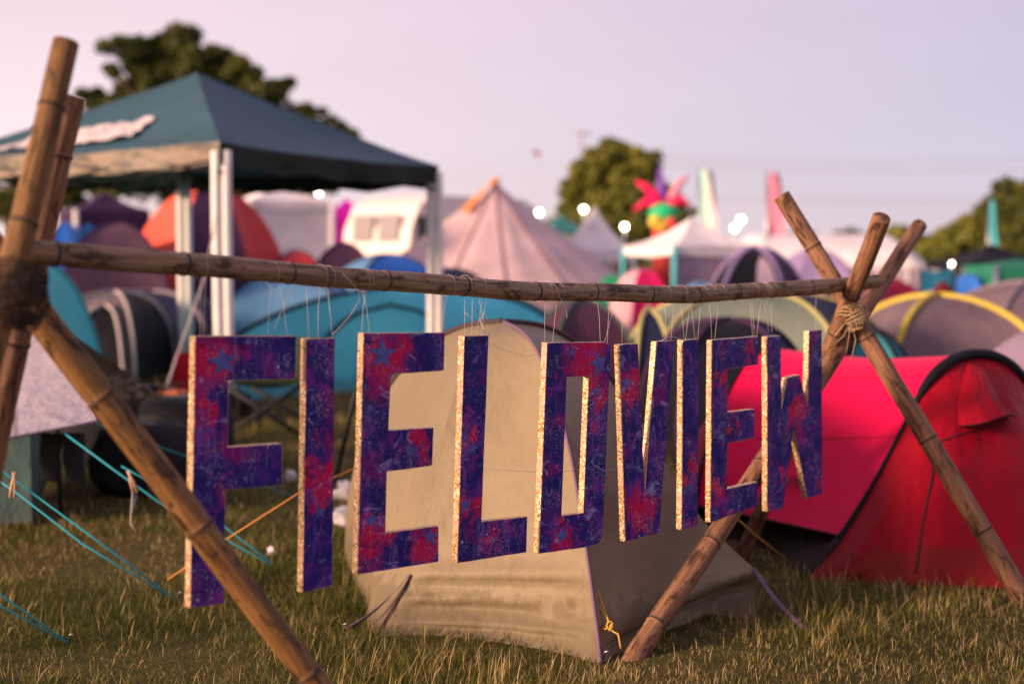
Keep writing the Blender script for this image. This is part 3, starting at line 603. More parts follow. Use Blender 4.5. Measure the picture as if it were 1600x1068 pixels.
mb = MB(); mb.grid(lambda u, v: vent(u, 1.0).lerp(VL[-1].lerp(VR[-1], u)+fn_*.002, v)-fn_*.002, 14, 5); mb.build('vent_opening', blk, rt)
mb = MB(); mb.tube([vent(u/14, 1.0) for u in range(15)], .004, 6); mb.build('vent_edge', blk, rt)
for v_ in (.16, .34):
    mb = MB(); mb.tube([body(u/20, v_)+(body(u/20, v_)-V((1.75, 6.4, .2))).normalized()*.002 for u in range(21)], .0022, 5); mb.build('seam_or_crease_shade', plain('dark_pink_thread', (.30, .003, .03), .7), rt)
for u_ in (.25, .55):
    mb = MB(); mb.tube([body(u_, 0.0), body(u_, .0).lerp(inner(u_, .35), .5), V((body(u_, 0).x+.05, body(u_, 0).y-.10, 0))], .003, 5); mb.build('tie_cord', blk, rt)
mb = MB(); mb.tube([body(u/16, 0.002)+V((0, -.003, .0)) for u in range(17)], .005, 5); mb.build('hem', plain('dark_red_hem', (.10, .004, .012), .7), rt)
# lettering on the fly, seen between the strokes of the W
def text_obj(s, size, mat, name, parent, fnpos):
    cu = bpy.data.curves.new('t', 'FONT'); cu.body = s; cu.size = size; cu.extrude = 0; cu.shear = .3; cu.resolution_u = 3; cu.align_x = 'CENTER'
    o = bpy.data.objects.new('t', cu); COL.objects.link(o); dg = bpy.context.evaluated_depsgraph_get(); me = bpy.data.meshes.new_from_object(o.evaluated_get(dg))
    bpy.data.objects.remove(o)
    bm = bmesh.new(); bm.from_mesh(me); bmesh.ops.subdivide_edges(bm, edges=[e for e in bm.edges if e.calc_length() > size*.2], cuts=2)
    for v in bm.verts: v.co = fnpos(v.co.x, v.co.y)
    bm.to_mesh(me); bm.free(); me.materials.clear(); me.materials.append(mat); return obj(name, me, parent)
_gb = [(a/60, b/80, body(a/60, b/80)) for a in range(61) for b in range(30)]
def body_uv(px, py):
    m_ = min(_gb, key=lambda g: abs(800+FPX*g[2].x/g[2].y-px)+abs(HOR-FPX*(g[2].z-HCAM)/g[2].y-py)); return m_[0], m_[1]
U0, U1, U2 = body_uv(1243, 765), body_uv(1283, 768), body_uv(1243, 725)
def on_body(x, y):                                                  # x, y in photo pixels from the word's foot
    u = U0[0]+(U1[0]-U0[0])*x/40+(U2[0]-U0[0])*y/40; v = U0[1]+(U1[1]-U0[1])*x/40+(U2[1]-U0[1])*y/40; p = body(u, v); n_ = (body(u+.02, v)-p).cross(body(u, v+.02)-p).normalized()
    if n_.y > 0: n_ = -n_
    return p+n_*.020
text_obj('XPIT', 26, M['black'], 'lettering', rt, on_body)
# ------------------------------------------------------------------ pop-up canopy
roofm = fabric('teal_canopy', (.045, .105, .135), .55, .6, 3)
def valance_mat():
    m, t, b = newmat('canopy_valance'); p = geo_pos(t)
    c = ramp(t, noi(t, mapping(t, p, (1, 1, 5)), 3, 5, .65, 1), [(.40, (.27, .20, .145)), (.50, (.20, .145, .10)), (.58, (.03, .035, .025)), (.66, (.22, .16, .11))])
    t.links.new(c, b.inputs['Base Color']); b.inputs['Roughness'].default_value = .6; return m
def gazebo():
    P = [V((-2.14, 10.5, 0)), V((-.69, 13.2, 0)), V((-3.38, 14.66, 0)), V((-4.84, 11.96, 0))]
    C = sum(P, V())/4; t = thing('gazebo', 'dark teal pop-up gazebo with cream legs at the left', 'gazebo', (C.x, C.y, 0))
    ZE = 2.0; apex = V((C.x, C.y, 2.83)); dk = fabric('shaded_valance', (.022, .028, .024), .6, .5, 4); vm = valance_mat()
    for i in range(4):
        a = P[i]+V((0, 0, ZE+.06)); b = P[(i+1) % 4]+V((0, 0, ZE+.06)); nn = ((a+b)/2-apex); nn.z = 0; nn.normalize()
        def fn(u, v):
            p = a.lerp(b, u).lerp(apex, v); k = 4*u*(1-u)*(1-v)
            return p-V((0, 0, .06*math.sin(PI*v)*(.4+k)+.035*k))+V((0, 0, .012*noise.noise(p*2.2+V((0, 0, 3)))))
        mb = MB(); mb.grid(fn, 14, 12); mb.build('roof_panel', roofm, t)
        def fv(u, v):
            e0 = fn(u, 0); return e0+nn*(.012+.015*v*math.sin(u*19))-V((0, 0, v*(.17+.012*math.sin(u*31))))
        mb = MB(); mb.grid(fv, 40, 3); mb.build('valance', vm if i in (2, 3) else dk, t)  # sides away from the sun get a darker copy, shade put in its colour
        mb = MB(); dr = (b-a).normalized(); m2 = V((0, 0, -.12))                                 # scissor truss
        A, B = a+m2, b+m2; Q = A.lerp(B, .5)
        for s0, s1 in ((0, .25), (.25, .5), (.5, .75), (.75, 1)):
            mb.tube([A.lerp(B, s0)-V((0, 0, .0)), A.lerp(B, s1)-V((0, 0, .10))], .011, 6); mb.tube([A.lerp(B, s0)-V((0, 0, .10)), A.lerp(B, s1)], .011, 6)
        mb.build('truss', M['black'], t)
        mb = MB(); rz = math.atan2(dr.y, dr.x)
        for k, (dx, dy) in enumerate(((0, 0), (.075, .01), (-.005, .07))):                       # gathered side curtain round each leg
            q = P[i]*.985+C*.015+V((dx-.03, dy, 0))
            mb.tube([V((q.x+.006*noise.noise(V((z_, k, i))), q.y, z_)) for z_ in [j*ZE/14 for j in range(15)]], [.038+.01*noise.noise(V((z_*2, k, i))) for z_ in range(15)], 9)
        lg = mb.build('leg', M['white_metal'], t)
        mb = MB(); mb.tube([P[i]+V((0, 0, ZE-.03)), P[i].lerp(apex, .5)+V((0, 0, ZE/2-.10)), apex-V((0, 0, .12))], .014, 6); mb.build('rafter', M['black'], t)
        mb = MB(); mb.tube([P[i]+V((0, 0, .0)), P[i]+V((0, 0, .012))], .07, 10); mb.build('foot_plate', M['steel'], lg)
    mb = MB(); mb.tube([apex-V((0, 0, .5)), apex-V((0, 0, .01))], .02, 8); mb.build('centre_post', M['white_metal'], t)
    # crumpled white sheet lying on the left roof slope
    a = P[3]+V((0, 0, ZE+.06)); b = P[0]+V((0, 0, ZE+.06))
    def sh(u, v):
        u2 = .20+.46*u; v2 = .05+.27*v+.12*u; p = a.lerp(b, u2).lerp(apex, v2); k = 4*u2*(1-u2)*(1-v2)
        p = p-V((0, 0, .06*math.sin(PI*v2)*(.4+k)+.035*k)); e = .03*noise.noise(V((u*6, v*3, 1)))
        return p+V((0, 0, .035+e+.02*noise.noise(V((u*14, v*8, 4)))))+V((.07*noise.noise(V((v*4, 2, u))), 0, 0))
    mb = MB(); mb.grid(sh, 30, 12); tag(mb.build('white_sheet', fabric('white_sheet', (.72, .62, .62), .8, 1.5, 9)), 'crumpled white sheet lying on the gazebo roof slope', 'sheet')
gazebo()
# ------------------------------------------------------------------ generic blurred camp tents, placed by their depth
def F_(n, c, w=1.0, tr=.0): return fabric(n, c, .6, w, 4, tr)
def tent(label, px0, px1, ytop, d, mats, depth=None, rot=0, n=4, sleeve=None, exps=(1, 1), sl_r=.02, sag=.06, group='camping tents pitched behind the sign', door=None, name='dome_tent', ax=0, cat='tent', wr=.02, skew=0):
    dp = depth or 1; dc_ = d+dp*.8; wd = (px1-px0)/FPX*dc_/2; cx = ((px0+px1)/2-800)/FPX*dc_; H = HCAM-(ytop-HOR)/FPX*(d+dp)
    base = []
    for i in range(n):
        q = rot+PI+2*PI*(i+.5)/n; base.append((cx+math.cos(q)*wd*(1/math.cos(PI/n) if n == 4 else 1.03), d+dp+math.sin(q)*dp*(1/math.cos(PI/n) if n == 4 else 1.03)))
    base = [(bx, by+skew*(bx-cx)/wd) for bx, by in base]
    t, pl = dome(name, label, cat, base, (cx+ax*wd, d+dp), H, mats, exps, sleeve, sag, group=group, wr=wr, sleeve_r=sl_r)
    if door:                                                        # arched door on the camera side
        dm, trm, f, k, off = door
        def dfn(u, v):
            x = cx+off*wd+(u*2-1)*wd*f*math.sqrt(max(0, 1-(v)**2.2))*1.0; z = v*H*k
            s = min(1, z/H)**(1/exps[1]); r = math.sqrt(max(0, 1-s*s))**exps[0]; return V((x, d+dp-dp*r*1.02-.03+skew*(x-cx)/wd, z+.01))
        mb = MB(); mb.grid(dfn, 12, 12); dob = mb.build('door', dm, t)
        if trm:
            mb = MB(); pts = [dfn(0, v/12) for v in range(13)]+[dfn(1, v/12) for v in range(12, -1, -1)]; mb.tube([p+V((0, -.02, 0)) for p in pts], .018, 6); mb.build('door_trim', trm, dob)
    return t, cx, H, dp
c_teal = F_('turquoise_nylon', (.11, .62, .74)); c_navy = F_('navy_nylon', (.018, .022, .055)); c_blue = F_('blue_nylon', (.11, .25, .45)); c_mauve = F_('mauve_nylon', (.17, .085, .115))
c_or = F_('coral_nylon', (.88, .13, .085)); c_or2 = F_('red_coral_nylon', (.55, .05, .05)); c_pur = F_('dark_purple_nylon', (.055, .022, .065)); c_dkp = F_('plum_nylon', (.075, .028, .055)); c_grn = F_('sage_nylon', (.17, .20, .16)); c_dgrn = F_('deep_green_nylon', (.05, .085, .075))
c_lil = F_('lilac_nylon', (.30, .22, .40)); c_yel = F_('yellow_sleeve', (.58, .44, .07)); c_black = F_('black_fly', (.010, .010, .016)); c_lav = F_('lavender_fly', (.42, .36, .40), 1.4); c_mag = F_('magenta_nylon', (.55, .01, .40)); c_roy = F_('royal_blue', (.04, .18, .62)); c_pink = F_('hot_pink_nylon', (.85, .02, .15)); c_crim = F_('crimson_nylon', (.45, .008, .05))
c_grey = F_('grey_mauve_nylon', (.17, .115, .135)); c_white = F_('white_canvas', (.86, .78, .78)); c_canvas = F_('pink_cream_canvas', (.62, .44, .45), .6); c_teal2 = F_('dark_teal_nylon', (.04, .22, .28)); c_salm = F_('salmon', (.75, .35, .30))
tent('turquoise dome tent with black pole sleeves, behind the big E', 395, 905, 447, 13.4, [c_teal], 1.1, R(0), 4, c_black, (1, .85), .025, .02, door=(F_('pale_turquoise_nylon', (.10, .60, .70)), c_black, .38, .82, -.12), skew=1.7)
tent('blue dome tent behind the near gazebo leg', 345, 560, 425, 14.6, [c_blue], 1.0, 0, 4, c_black, (.9, .8), .02)
tent('navy tent with pale arched open door, under the left end of the beam', 125, 335, 455, 15.0, [c_navy], 1.1, R(8), 4, F_('grey_sleeve', (.32, .25, .30)), (.8, .7), .02, door=(c_black, F_('pale_grey_door', (.45, .37, .38)), .30, .95, -.45))
tent('small grey tent with black doorway and pale arched edge, left of the gazebo legs', 108, 236, 456, 13.4, [F_('ash_nylon', (.20, .16, .18)), c_black], .8, R(0), 4, F_('pale_edge', (.50, .42, .42)), (.8, .75), .022, door=(c_black, F_('pale_edge', (.50, .42, .42)), .62, .88, .15))
tent('mauve dome tent with thin dark poles, above the navy tent', 92, 262, 350, 17.6, [c_mauve], 1.1, R(20), 4, c_pur, (1, .9), .025)
tent('large coral orange tent with dark purple panels, under the gazebo', 180, 455, 289, 19.0, [c_or, c_or, c_pur, c_or2, c_or2, c_or, c_or, c_or], 1.5, R(-25), 8, None, (1.0, .95), .03)
tent('coral tent low beside the large orange one', 400, 520, 392, 19, [c_or2, c_mauve], 1.0, R(20), 4, c_pur)
tent('plum coloured dome tent below the caravan', 470, 600, 380, 18, [c_dkp, c_mauve], 1.0, R(10), 4, c_pur)
tent('royal blue tent in front of the caravan', 500, 700, 398, 17, [c_roy, c_blue], 1.2, R(30), 4, c_navy)
tent('navy dome tent beside the foot of bell tent', 600, 800, 420, 16.6, [c_navy], 1.1, R(0), 4, c_black)
tent('small bright blue tent left of the mauve dome', 72, 128, 347, 24, [c_roy], .9, R(10), 4)
tent('small teal blue tent between blue and mauve tents', 105, 165, 350, 22, [F_('cobalt_nylon', (.02, .16, .42))], .8, R(40), 4)
tent('teal tent edge seen behind the left tripod', -40, 102, 402, 9.5, [c_teal], .9, R(15), 4, F_('pale_teal', (.1, .4, .45)))
tent('dark plum dome tent rising behind the beige tent', 838, 985, 468, 9.6, [c_dkp], .9, R(10), 4, c_dgrn, (1, .8), .02)
tent('sage green and navy tent with pale yellow edges, behind the V', 955, 1420, 455, 9.6, [c_grn, c_navy, c_dgrn, c_grn], 1.3, R(4), 5, F_('yellow_edge', (.42, .38, .16)), (.75, .7), .022, door=(c_navy, F_('yellow_edge', (.42, .38, .16)), .13, .90, -.80))
tent('low black tent under the sage green one, behind the narrow I', 1000, 1290, 500, 7.9, [c_black, c_navy], .8, R(12), 5, c_pur, (.8, .7), .02)
tent('turquoise dome tent behind the right tripod, black hoop edge', 1290, 1440, 514, 9.6, [c_teal2], .7, 0, 5, c_black, (1, .8), .02)
tent('dark plum tent with bright yellow pole sleeves at the right', 1352, 1600, 462, 11.2, [c_grey, c_dkp, c_dkp], 1.0, R(0), 4, c_yel, (1, .85), .035)
tent('large grey mauve dome tent at right edge beyond the yellow sleeved one', 1470, 1790, 440, 13.5, [c_grey], 1.4, R(10), 5, F_('grey_pole_sleeve', (.22, .17, .2)), (1, .8), .03)
tent('lilac grey tent at the right edge just behind the pink tent', 1545, 1840, 505, 8.8, [F_('lilac_grey_nylon', (.24, .18, .25))], .9, R(10), 5, None, (1, .8), .03)
tent('crimson tent behind the right tripod crossing', 1290, 1450, 428, 16, [c_crim, c_mauve], 1, R(30), 4, None)
tent('hot pink round tent above the beam right of the bell tent', 950, 1060, 420, 17, [c_pink, F_('white_pink', (.75, .4, .45)), c_pink], .6, R(30), 5, None, (.8, .8))
tent('small green tent beside the hot pink round one', 925, 985, 428, 19, [F_('green_nylon', (.03, .30, .13))], .5, 0, 4)
ht = tent('black tent with a pale pink door and white lettering, above the beam', 1095, 1275, 388, 16, [c_black, c_pur], 1, R(0), 5, c_lil, (1, .85), .04, door=(F_('pale_pink_door', (.62, .45, .52)), None, .24, .93, -.02))
tent('slate blue dome tent right of the black lettered one', 1190, 1370, 388, 22, [c_lil, F_('slate_nylon', (.11, .09, .20))], 1.3, R(15), 5, None)
tent('blue tent by the green shelter at the right', 1485, 1560, 428, 24, [c_roy], .9, R(30), 4)
tent('pale grey tent below the turquoise banner', 1430, 1520, 452, 17, [F_('pale_grey_nylon', (.45, .38, .42))], .8, R(10), 4)
tent('small blue tent in the gap right of the bell tent', 1060, 1130, 440, 20, [c_blue], .7, R(10), 4)
# white lettering panel pieces on the black tent (unreadable in the photograph)
hx, hH, hd = ht[1], ht[2], ht[3]
for sx_ in (-.62, .52):
    mb = MB(); 
    for k in range(4):
        x = hx+(sx_+k*.10)*.62+.0; mb.ball((x, 16+hd-hd*.93*math.sqrt(max(.05, 1-.35**2-((x-hx)/.7)**2*.5))-.08, hH*.50), (.055, .02, .08), 0, 8, 6, .3)
    mb.build('white_print', c_white, ht[0])
# ------------------------------------------------------------------ bell tent
def bell():
    d = 28; c = V(((772-800)/FPX*d, d+1.5, 0)); t = thing('bell_tent', 'tall pinkish canvas bell tent with a pointed top, behind the beam', 'tent', (c.x, c.y, 0))
    H = HCAM+(HOR-287)/FPX*c.y; n = 16; r0 = 2.95; wall = .62
    def roof(u, v):
        k = u*n; f = k-math.floor(k); sg = 1-.045*math.sin(PI*f)*math.sin(PI*min(1, v*1.1)); q = 2*PI*u+.2
        r = r0*(1-v)**1.06*sg+.03*v; return c+V((math.cos(q)*r, math.sin(q)*r, wall+(H-wall)*v))
    mb = MB(); mb.grid(roof, n*6, 12); mb.build('roof', c_canvas, t)
    mb = MB(); mb.grid(lambda u, v: c+V((math.cos(2*PI*u)*r0*.985, math.sin(2*PI*u)*r0*.985, (wall+.04)*v)), n*3, 4); mb.build('wall', c_canvas, t)
    mb = MB(); mb.tube([c, c+V((0, 0, H+.02))], .03, 8); mb.build('centre_pole', M['bark'], t)
    mb = MB(); mb.grid(lambda u, v: roof(.575+.055*u, 1-.30*(1-v)-.005)+V((-.06, -.08, .06)), 6, 8); mb.build('apex_flap', F_('orange_canvas', (.75, .27, .08)), t)
    mb = MB(); mb.ball(c+V((0, 0, H)), (.10, .10, .12)); mb.build('apex_cap', F_('orange_canvas', (.75, .27, .08)), t)
    for k, u in enumerate((.667, .732, .80)):
        mb = MB(); mb.tube([roof(u, v/10)+V((0, -.01, .01)) for v in range(11)], .018, 5); mb.build('seam_or_crease_shade', c_mauve, t)
    for i in range(8):
        q = 2*PI*i/8+.2; a = roof(i/8, 0); b = V((c.x+math.cos(q)*4, c.y+math.sin(q)*4, .02)); mb = MB(); mb.tube([a, b], .006, 4); mb.build('guy_line', M['twine'], t)
bell()
# ------------------------------------------------------------------ caravan
def caravan():
    d = 33; cx = (590-800)/FPX*d; t = thing('caravan', 'white touring caravan with a curved front, behind the gazebo', 'caravan', (cx, d+2, 0)); rz = R(-38)
    Mx = Matrix.Rotation(rz, 3, 'Z'); o = V((cx, d, 0))
    def W(p): return o+Mx@V(p)
    prof = [(0, .45), (-.10, .7), (-.12, 1.15), (0, 1.9), (.3, 2.45), (.8, 2.68), (4.2, 2.68), (4.7, 2.5), (4.9, 2.0), (4.9, .45)]
    wd = 1.05; n = len(prof); vs = [W((-wd, y, z)) for y, z in prof]+[W((wd, y, z)) for y, z in prof]
    mb = MB(); mb.add(vs, [tuple(range(n)), tuple(range(2*n-1, n-1, -1))], 0, None, False); mb.add(vs, [(i, i+n, (i+1) % n+n, (i+1) % n) for i in range(n)], 0, None, False)
    b = mb.build('body', plain('cream_paint', (.86, .74, .66), .4, 0, .05, 1), t)
    for x0, x1 in ((-.72, -.1), (.1, .72)):
        mb = MB(); mb.box((0, 0, 0), (x1-x0, .05, .62)); ob = mb.build('window', M['glass2'], t)
        for v in ob.data.vertices: v.co = W(V(((x0+x1)/2, -.06+(v.co.z)*.10+.02, 1.92))+V((v.co.x, v.co.y, v.co.z)))
    mb = MB(); mb.box((0, 0, 0), (.04, .85, .62)); ob = mb.build('window', M['glass'], t)
    for v in ob.data.vertices: v.co = W(V((wd+.01, .62, 1.88))+v.co)
    mb = MB(); mb.box((0, 0, 0), (.04, .6, 1.8)); ob = mb.build('door', M['white'], t)
    for v in ob.data.vertices: v.co = W(V((wd+.01, 2.6, 1.45))+v.co)
    mb = MB(); mb.box((0, 0, 0), (2.14, .06, .07)); ob = mb.build('bumper_trim', M['bark'], t)
    for v in ob.data.vertices: v.co = W(V((0, -.12, 1.1))+v.co)
    for sx_ in (-1, 1):
        mb = MB(); p = W((sx_*.95, 2.4, .33)); q = W((sx_*1.1, 2.4, .33)); mb.tube([p, q], .33, 18); wh = mb.build('wheel', M['blackplastic'], t); mb = MB(); mb.tube([p-(q-p)*.0, q+(q-p)*.05], .18, 12); mb.build('hub_cap', M['steel'], wh)
    mb = MB(); mb.tube([W((-.6, .3, .5)), W((0, -1.2, .45))], .04, 6); mb.tube([W((.6, .3, .5)), W((0, -1.2, .45))], .04, 6); mb.build('tow_bar', M['steel'], t)
M['glass2'] = plain('curtained_window', (.30, .26, .27), .25)
caravan()
# ------------------------------------------------------------------ canopies and marquees
def canopy(label, px0, px1, yap, yeave, d, roof, leg, wall=None, dark=None, name='canopy', ratio=1, rot=0, group='canopies and marquees in the background', walls=(1, 1, 1, 1), val=.15):
    w2 = (px1-px0)/FPX*d/2; cx = ((px0+px1)/2-800)/FPX*d; dc = d+w2*ratio
    ze = HCAM+(HOR-yeave)/FPX*dc; za = HCAM+(HOR-yap)/FPX*dc
    t = thing(name, label, 'canopy', (cx, dc, 0), group); C = V((cx, dc, 0)); Mr = Matrix.Rotation(rot, 3, 'Z')
    k = 1/(abs(math.cos(rot))+abs(math.sin(rot)))
    P = [C+Mr@V((x*w2*k, y*w2*ratio*k, 0)) for x, y in ((-1, -1), (1, -1), (1, 1), (-1, 1))]
    for i in range(4):
        a = P[i]+V((0, 0, ze)); b = P[(i+1) % 4]+V((0, 0, ze)); ap = C+V((0, 0, za))
        mb = MB(); mb.grid(lambda u, v: a.lerp(b, u).lerp(ap, v)-V((0, 0, (za-ze)*.16*math.sin(PI*v)+.05*math.sin(PI*u)*(1-v))), 10, 8); mb.build('roof_panel', roof, t)
        mb = MB(); mb.grid(lambda u, v: a.lerp(b, u)-V((0, 0, .05*math.sin(PI*u)+v*val))+((a+b)/2-C-V((0, 0, ze))).normalized()*.01, 10, 1); mb.build('valance', roof, t)
        mb = MB(); mb.tube([P[i], P[i]+V((0, 0, ze))], .05, 8); mb.build('leg', leg, t)
        if wall and walls[i]:
            mb = MB(); mb.grid(lambda u, v: P[i].lerp(P[(i+1) % 4], u)*.97+C*.03+V((0, 0, v*ze)), 6, 4); mb.build('side_wall', wall, t)
    return t
canopy('plain white marquee between gazebo legs, left of the caravan', 330, 512, 280, 316, 26, c_white, M['white'], c_white, rot=R(28))
canopy('purple canopy at far left under the gazebo', 60, 225, 300, 330, 28, c_pur, M['white_metal'], c_pur, rot=R(30))
canopy('small white peaked canopy left of the central tree', 872, 992, 322, 388, 30, c_white, M['white'], rot=R(20), val=.25)
canopy('magenta shelter beside the caravan', 500, 575, 310, 332, 36, c_mag, M['white'], c_mag, rot=R(15))
tq = F_('turquoise_posts', (.10, .50, .58))
canopy('wide white canopy with turquoise legs and lilac walls', 985, 1200, 340, 385, 26, c_white, tq, F_('lilac_wall', (.40, .27, .36)), rot=R(25), walls=(1, 1, 0, 0))
canopy('dark canopy at the far right', 1490, 1660, 380, 408, 30, c_black, M['blackplastic'], rot=R(10))
canopy('green walled shelter at the right edge', 1545, 1680, 405, 415, 24, F_('green_wall', (.03, .22, .13)), M['steel'], F_('green_wall', (.03, .22, .13)), rot=R(5))
canopy('small teal roofed canopy behind the bell tent', 830, 925, 336, 360, 60, F_('teal_roof', (.05, .22, .22)), M['white'], None, rot=R(20))
def marquee():
    d = 55; x0 = (1175-800)/FPX*d; x1 = (1480-800)/FPX*d; t = thing('marquee', 'long low white marquee across the back at the right', 'marquee', ((x0+x1)/2, d+5, 0))
    zt = HCAM+(HOR-362)/FPX*d
    def fn(u, v):
        x = x0+(x1-x0)*u; q = PI*v; e = min(1, 5*(1-u))**.5*min(1, 12*u)**.5; return V((x, d+5-5*math.cos(q), .9*e+(zt-.9)*math.sin(q)*e))
    mb = MB(); mb.grid(fn, 30, 14); mb.build('roof', c_white, t)
    mb = MB(); mb.box(((x0+x1)/2, d+.1, .45), (x1-x0-.3, .05, .9)); mb.build('wall', F_('lilac_canvas', (.48, .38, .46)), t)
    for k in range(7): mb = MB(); mb.tube([V((x0+.4+(x1-x0-.8)*k/6, d-.02, 0)), V((x0+.4+(x1-x0-.8)*k/6, d-.02, .95))], .05, 6); mb.build('post', M['white'], t)
marquee()
# ------------------------------------------------------------------ flags, banner, inflatable
def feather(label, px, y0, y1, wpx, d, mats, lean=0):
    x = (px-800)/FPX*d; za = HCAM+(HOR-y0)/FPX*d; zb = HCAM+(HOR-y1)/FPX*d; wd = wpx/FPX*d; t = thing('feather_flag', label, 'flag', (x, d, 0), 'tall festival flags')
    mb = MB(); mb.tube([V((x-wd/2, d, 0)), V((x-wd/2, d, za)), ], .035, 6); mb.build('flagpole', M['steel'], t)
    def fn(u, v):
        top = 1-.06*(2*abs(u-.5))**2; z = zb+(za-zb)*v*top; return V((x-wd/2+wd*u*(1-.25*v)+lean*v, d+.15*math.sin(u*4+v*3), z))
    for k, m in enumerate(mats):
        mb = MB(); mb.grid(lambda u, v: fn((k+u)/len(mats), v), 4, 12); mb.build('sail', m, t)
    return t
feather('tall hot pink flag rising behind the right tripod', 1211, 270, 368, 28, 48, [F_('flag_pink', (.95, .34, .48), .3, .4)])
feather('pale flag striped turquoise, cream and pink right of the inflatable', 1106, 265, 372, 30, 48, [F_('flag_turq', (.40, .78, .76)), F_('flag_cream', (.80, .82, .74)), F_('flag_rose', (.85, .60, .66))])
feather('thin turquoise flag in front of the trees at the right', 1549, 312, 400, 11, 40, [F_('flag_teal', (.06, .42, .48))])
def banner():
    d = 20; a = at(1437, 420, d); b = at(1492, 418, d+.4); t = thing('banner', 'turquoise cloth banner strung near the lamp at the right', 'banner', ((a.x+b.x)/2, d, 0))
    mb = MB(); mb.grid(lambda u, v: a.lerp(b, u)+V((0, .03*math.sin(u*9), -.32*v-.04*math.sin(PI*u))), 12, 6); mb.build('cloth', c_teal, t)
    for p in (a, b): mb = MB(); mb.tube([V((p.x, p.y, 0)), p+V((0, 0, .05))], .02, 6); mb.build('post', M['bark'], t)
banner()
def inflatable():
    d = 40; c = at(1037, 335, d); s = d/FPX; t = thing('inflatable', 'pink spiky inflatable crown on a green ball with yellow and red patches', 'inflatable', (c.x, c.y, 0))
    mb = MB(); mb.ball(c, (24*s, 20*s, 19*s), 0, 20, 12); mb.build('ball', F_('green_vinyl', (.03, .50, .20), .3), t)
    mb = MB(); mb.tube([V((c.x, c.y, 0)), c-V((0, 0, 15*s))], [16*s, 17*s], 14); mb.build('stalk', F_('red_vinyl', (.75, .08, .07), .3), t)
    for k, (dx, dz, r) in enumerate(((-14, -12, 11), (10, -14, 10), (-4, -18, 10))):
        mb = MB(); mb.ball(c+V((dx*s, -14*s, dz*s)), r*s, 0, 10, 8); mb.build('patch', F_('yellow_vinyl' if k != 1 else 'red_vinyl', (.75, .55, .08) if k != 1 else (.75, .08, .07), .3), t)
    for k, (dx, dz, col) in enumerate(((-46, 52, 'p'), (-48, 5, 'p'), (40, 62, 'l'), (44, 12, 'p'), (-14, 40, 'p'), (16, 34, 'p'), (-6, 76, 'v'), (-26, 30, 'p'), (30, 28, 'p'))):
        tip = c+V((dx*s, random.uniform(-10, 10)*s, dz*s)); st = c+V((dx*.18*s, 0, 14*s)); m1 = st.lerp(tip, .5)+V((0, 0, (10 if abs(dx) > 20 else 0)*s))
        mb = MB(); mb.tube([st, st.lerp(m1, .5), m1, m1.lerp(tip, .55), tip], [7*s, 8*s, 6.5*s, 4*s, .8*s], 10)
        mb.build('spike', F_('pink_vinyl', (.88, .02, .12), .3) if col == 'p' else F_('light_pink_vinyl', (.82, .30, .42), .3) if col == 'l' else F_('violet_vinyl', (.22, .08, .45), .3), t)
inflatable()
# ------------------------------------------------------------------ lamps
for px, py, d, r, lb in ((498, 300, 40, 5.5, 'lit lamp on a thin mast under the gazebo roof, left of the caravan'), (842, 332, 38, 5.0, 'lit lamp right of the bell tent top'), (912, 327, 36, 5.0, 'lit lamp above the small white peaked canopy'),
                     (976, 354, 36, 5.0, 'lit lamp low left of the pink inflatable'), (1158, 343, 44, 5.0, 'upper of two lit lamps close together right of the pale flag'), (1148, 356, 43, 5.0, 'lower of two lit lamps close together right of the pale flag'), (1487, 412, 30, 3.0, 'small lit lamp above the turquoise banner')):
    p = at(px, py, d); s = d/FPX*.82; t = thing('camp_lamp', lb, 'lamp', (p.x, p.y, 0), 'lit lamps over the campsite')
    mb = MB(); mb.ball(p, r*s, 0, 14, 10); mb.build('bulb', M['lamp'], t)
    mb = MB(); mb.tube([V((p.x, p.y+r*s*1.1, 0)), V((p.x, p.y+r*s*1.1, p.z+r*s))], .018, 6); mb.build('mast', M['steel'], t)
    mb = MB(); mb.tube([p+V((0, 0, r*s*.85)), p+V((0, 0, r*s*1.15))], [r*s*.9, r*s*.3], 12); mb.build('shade', M['blackplastic'], t)
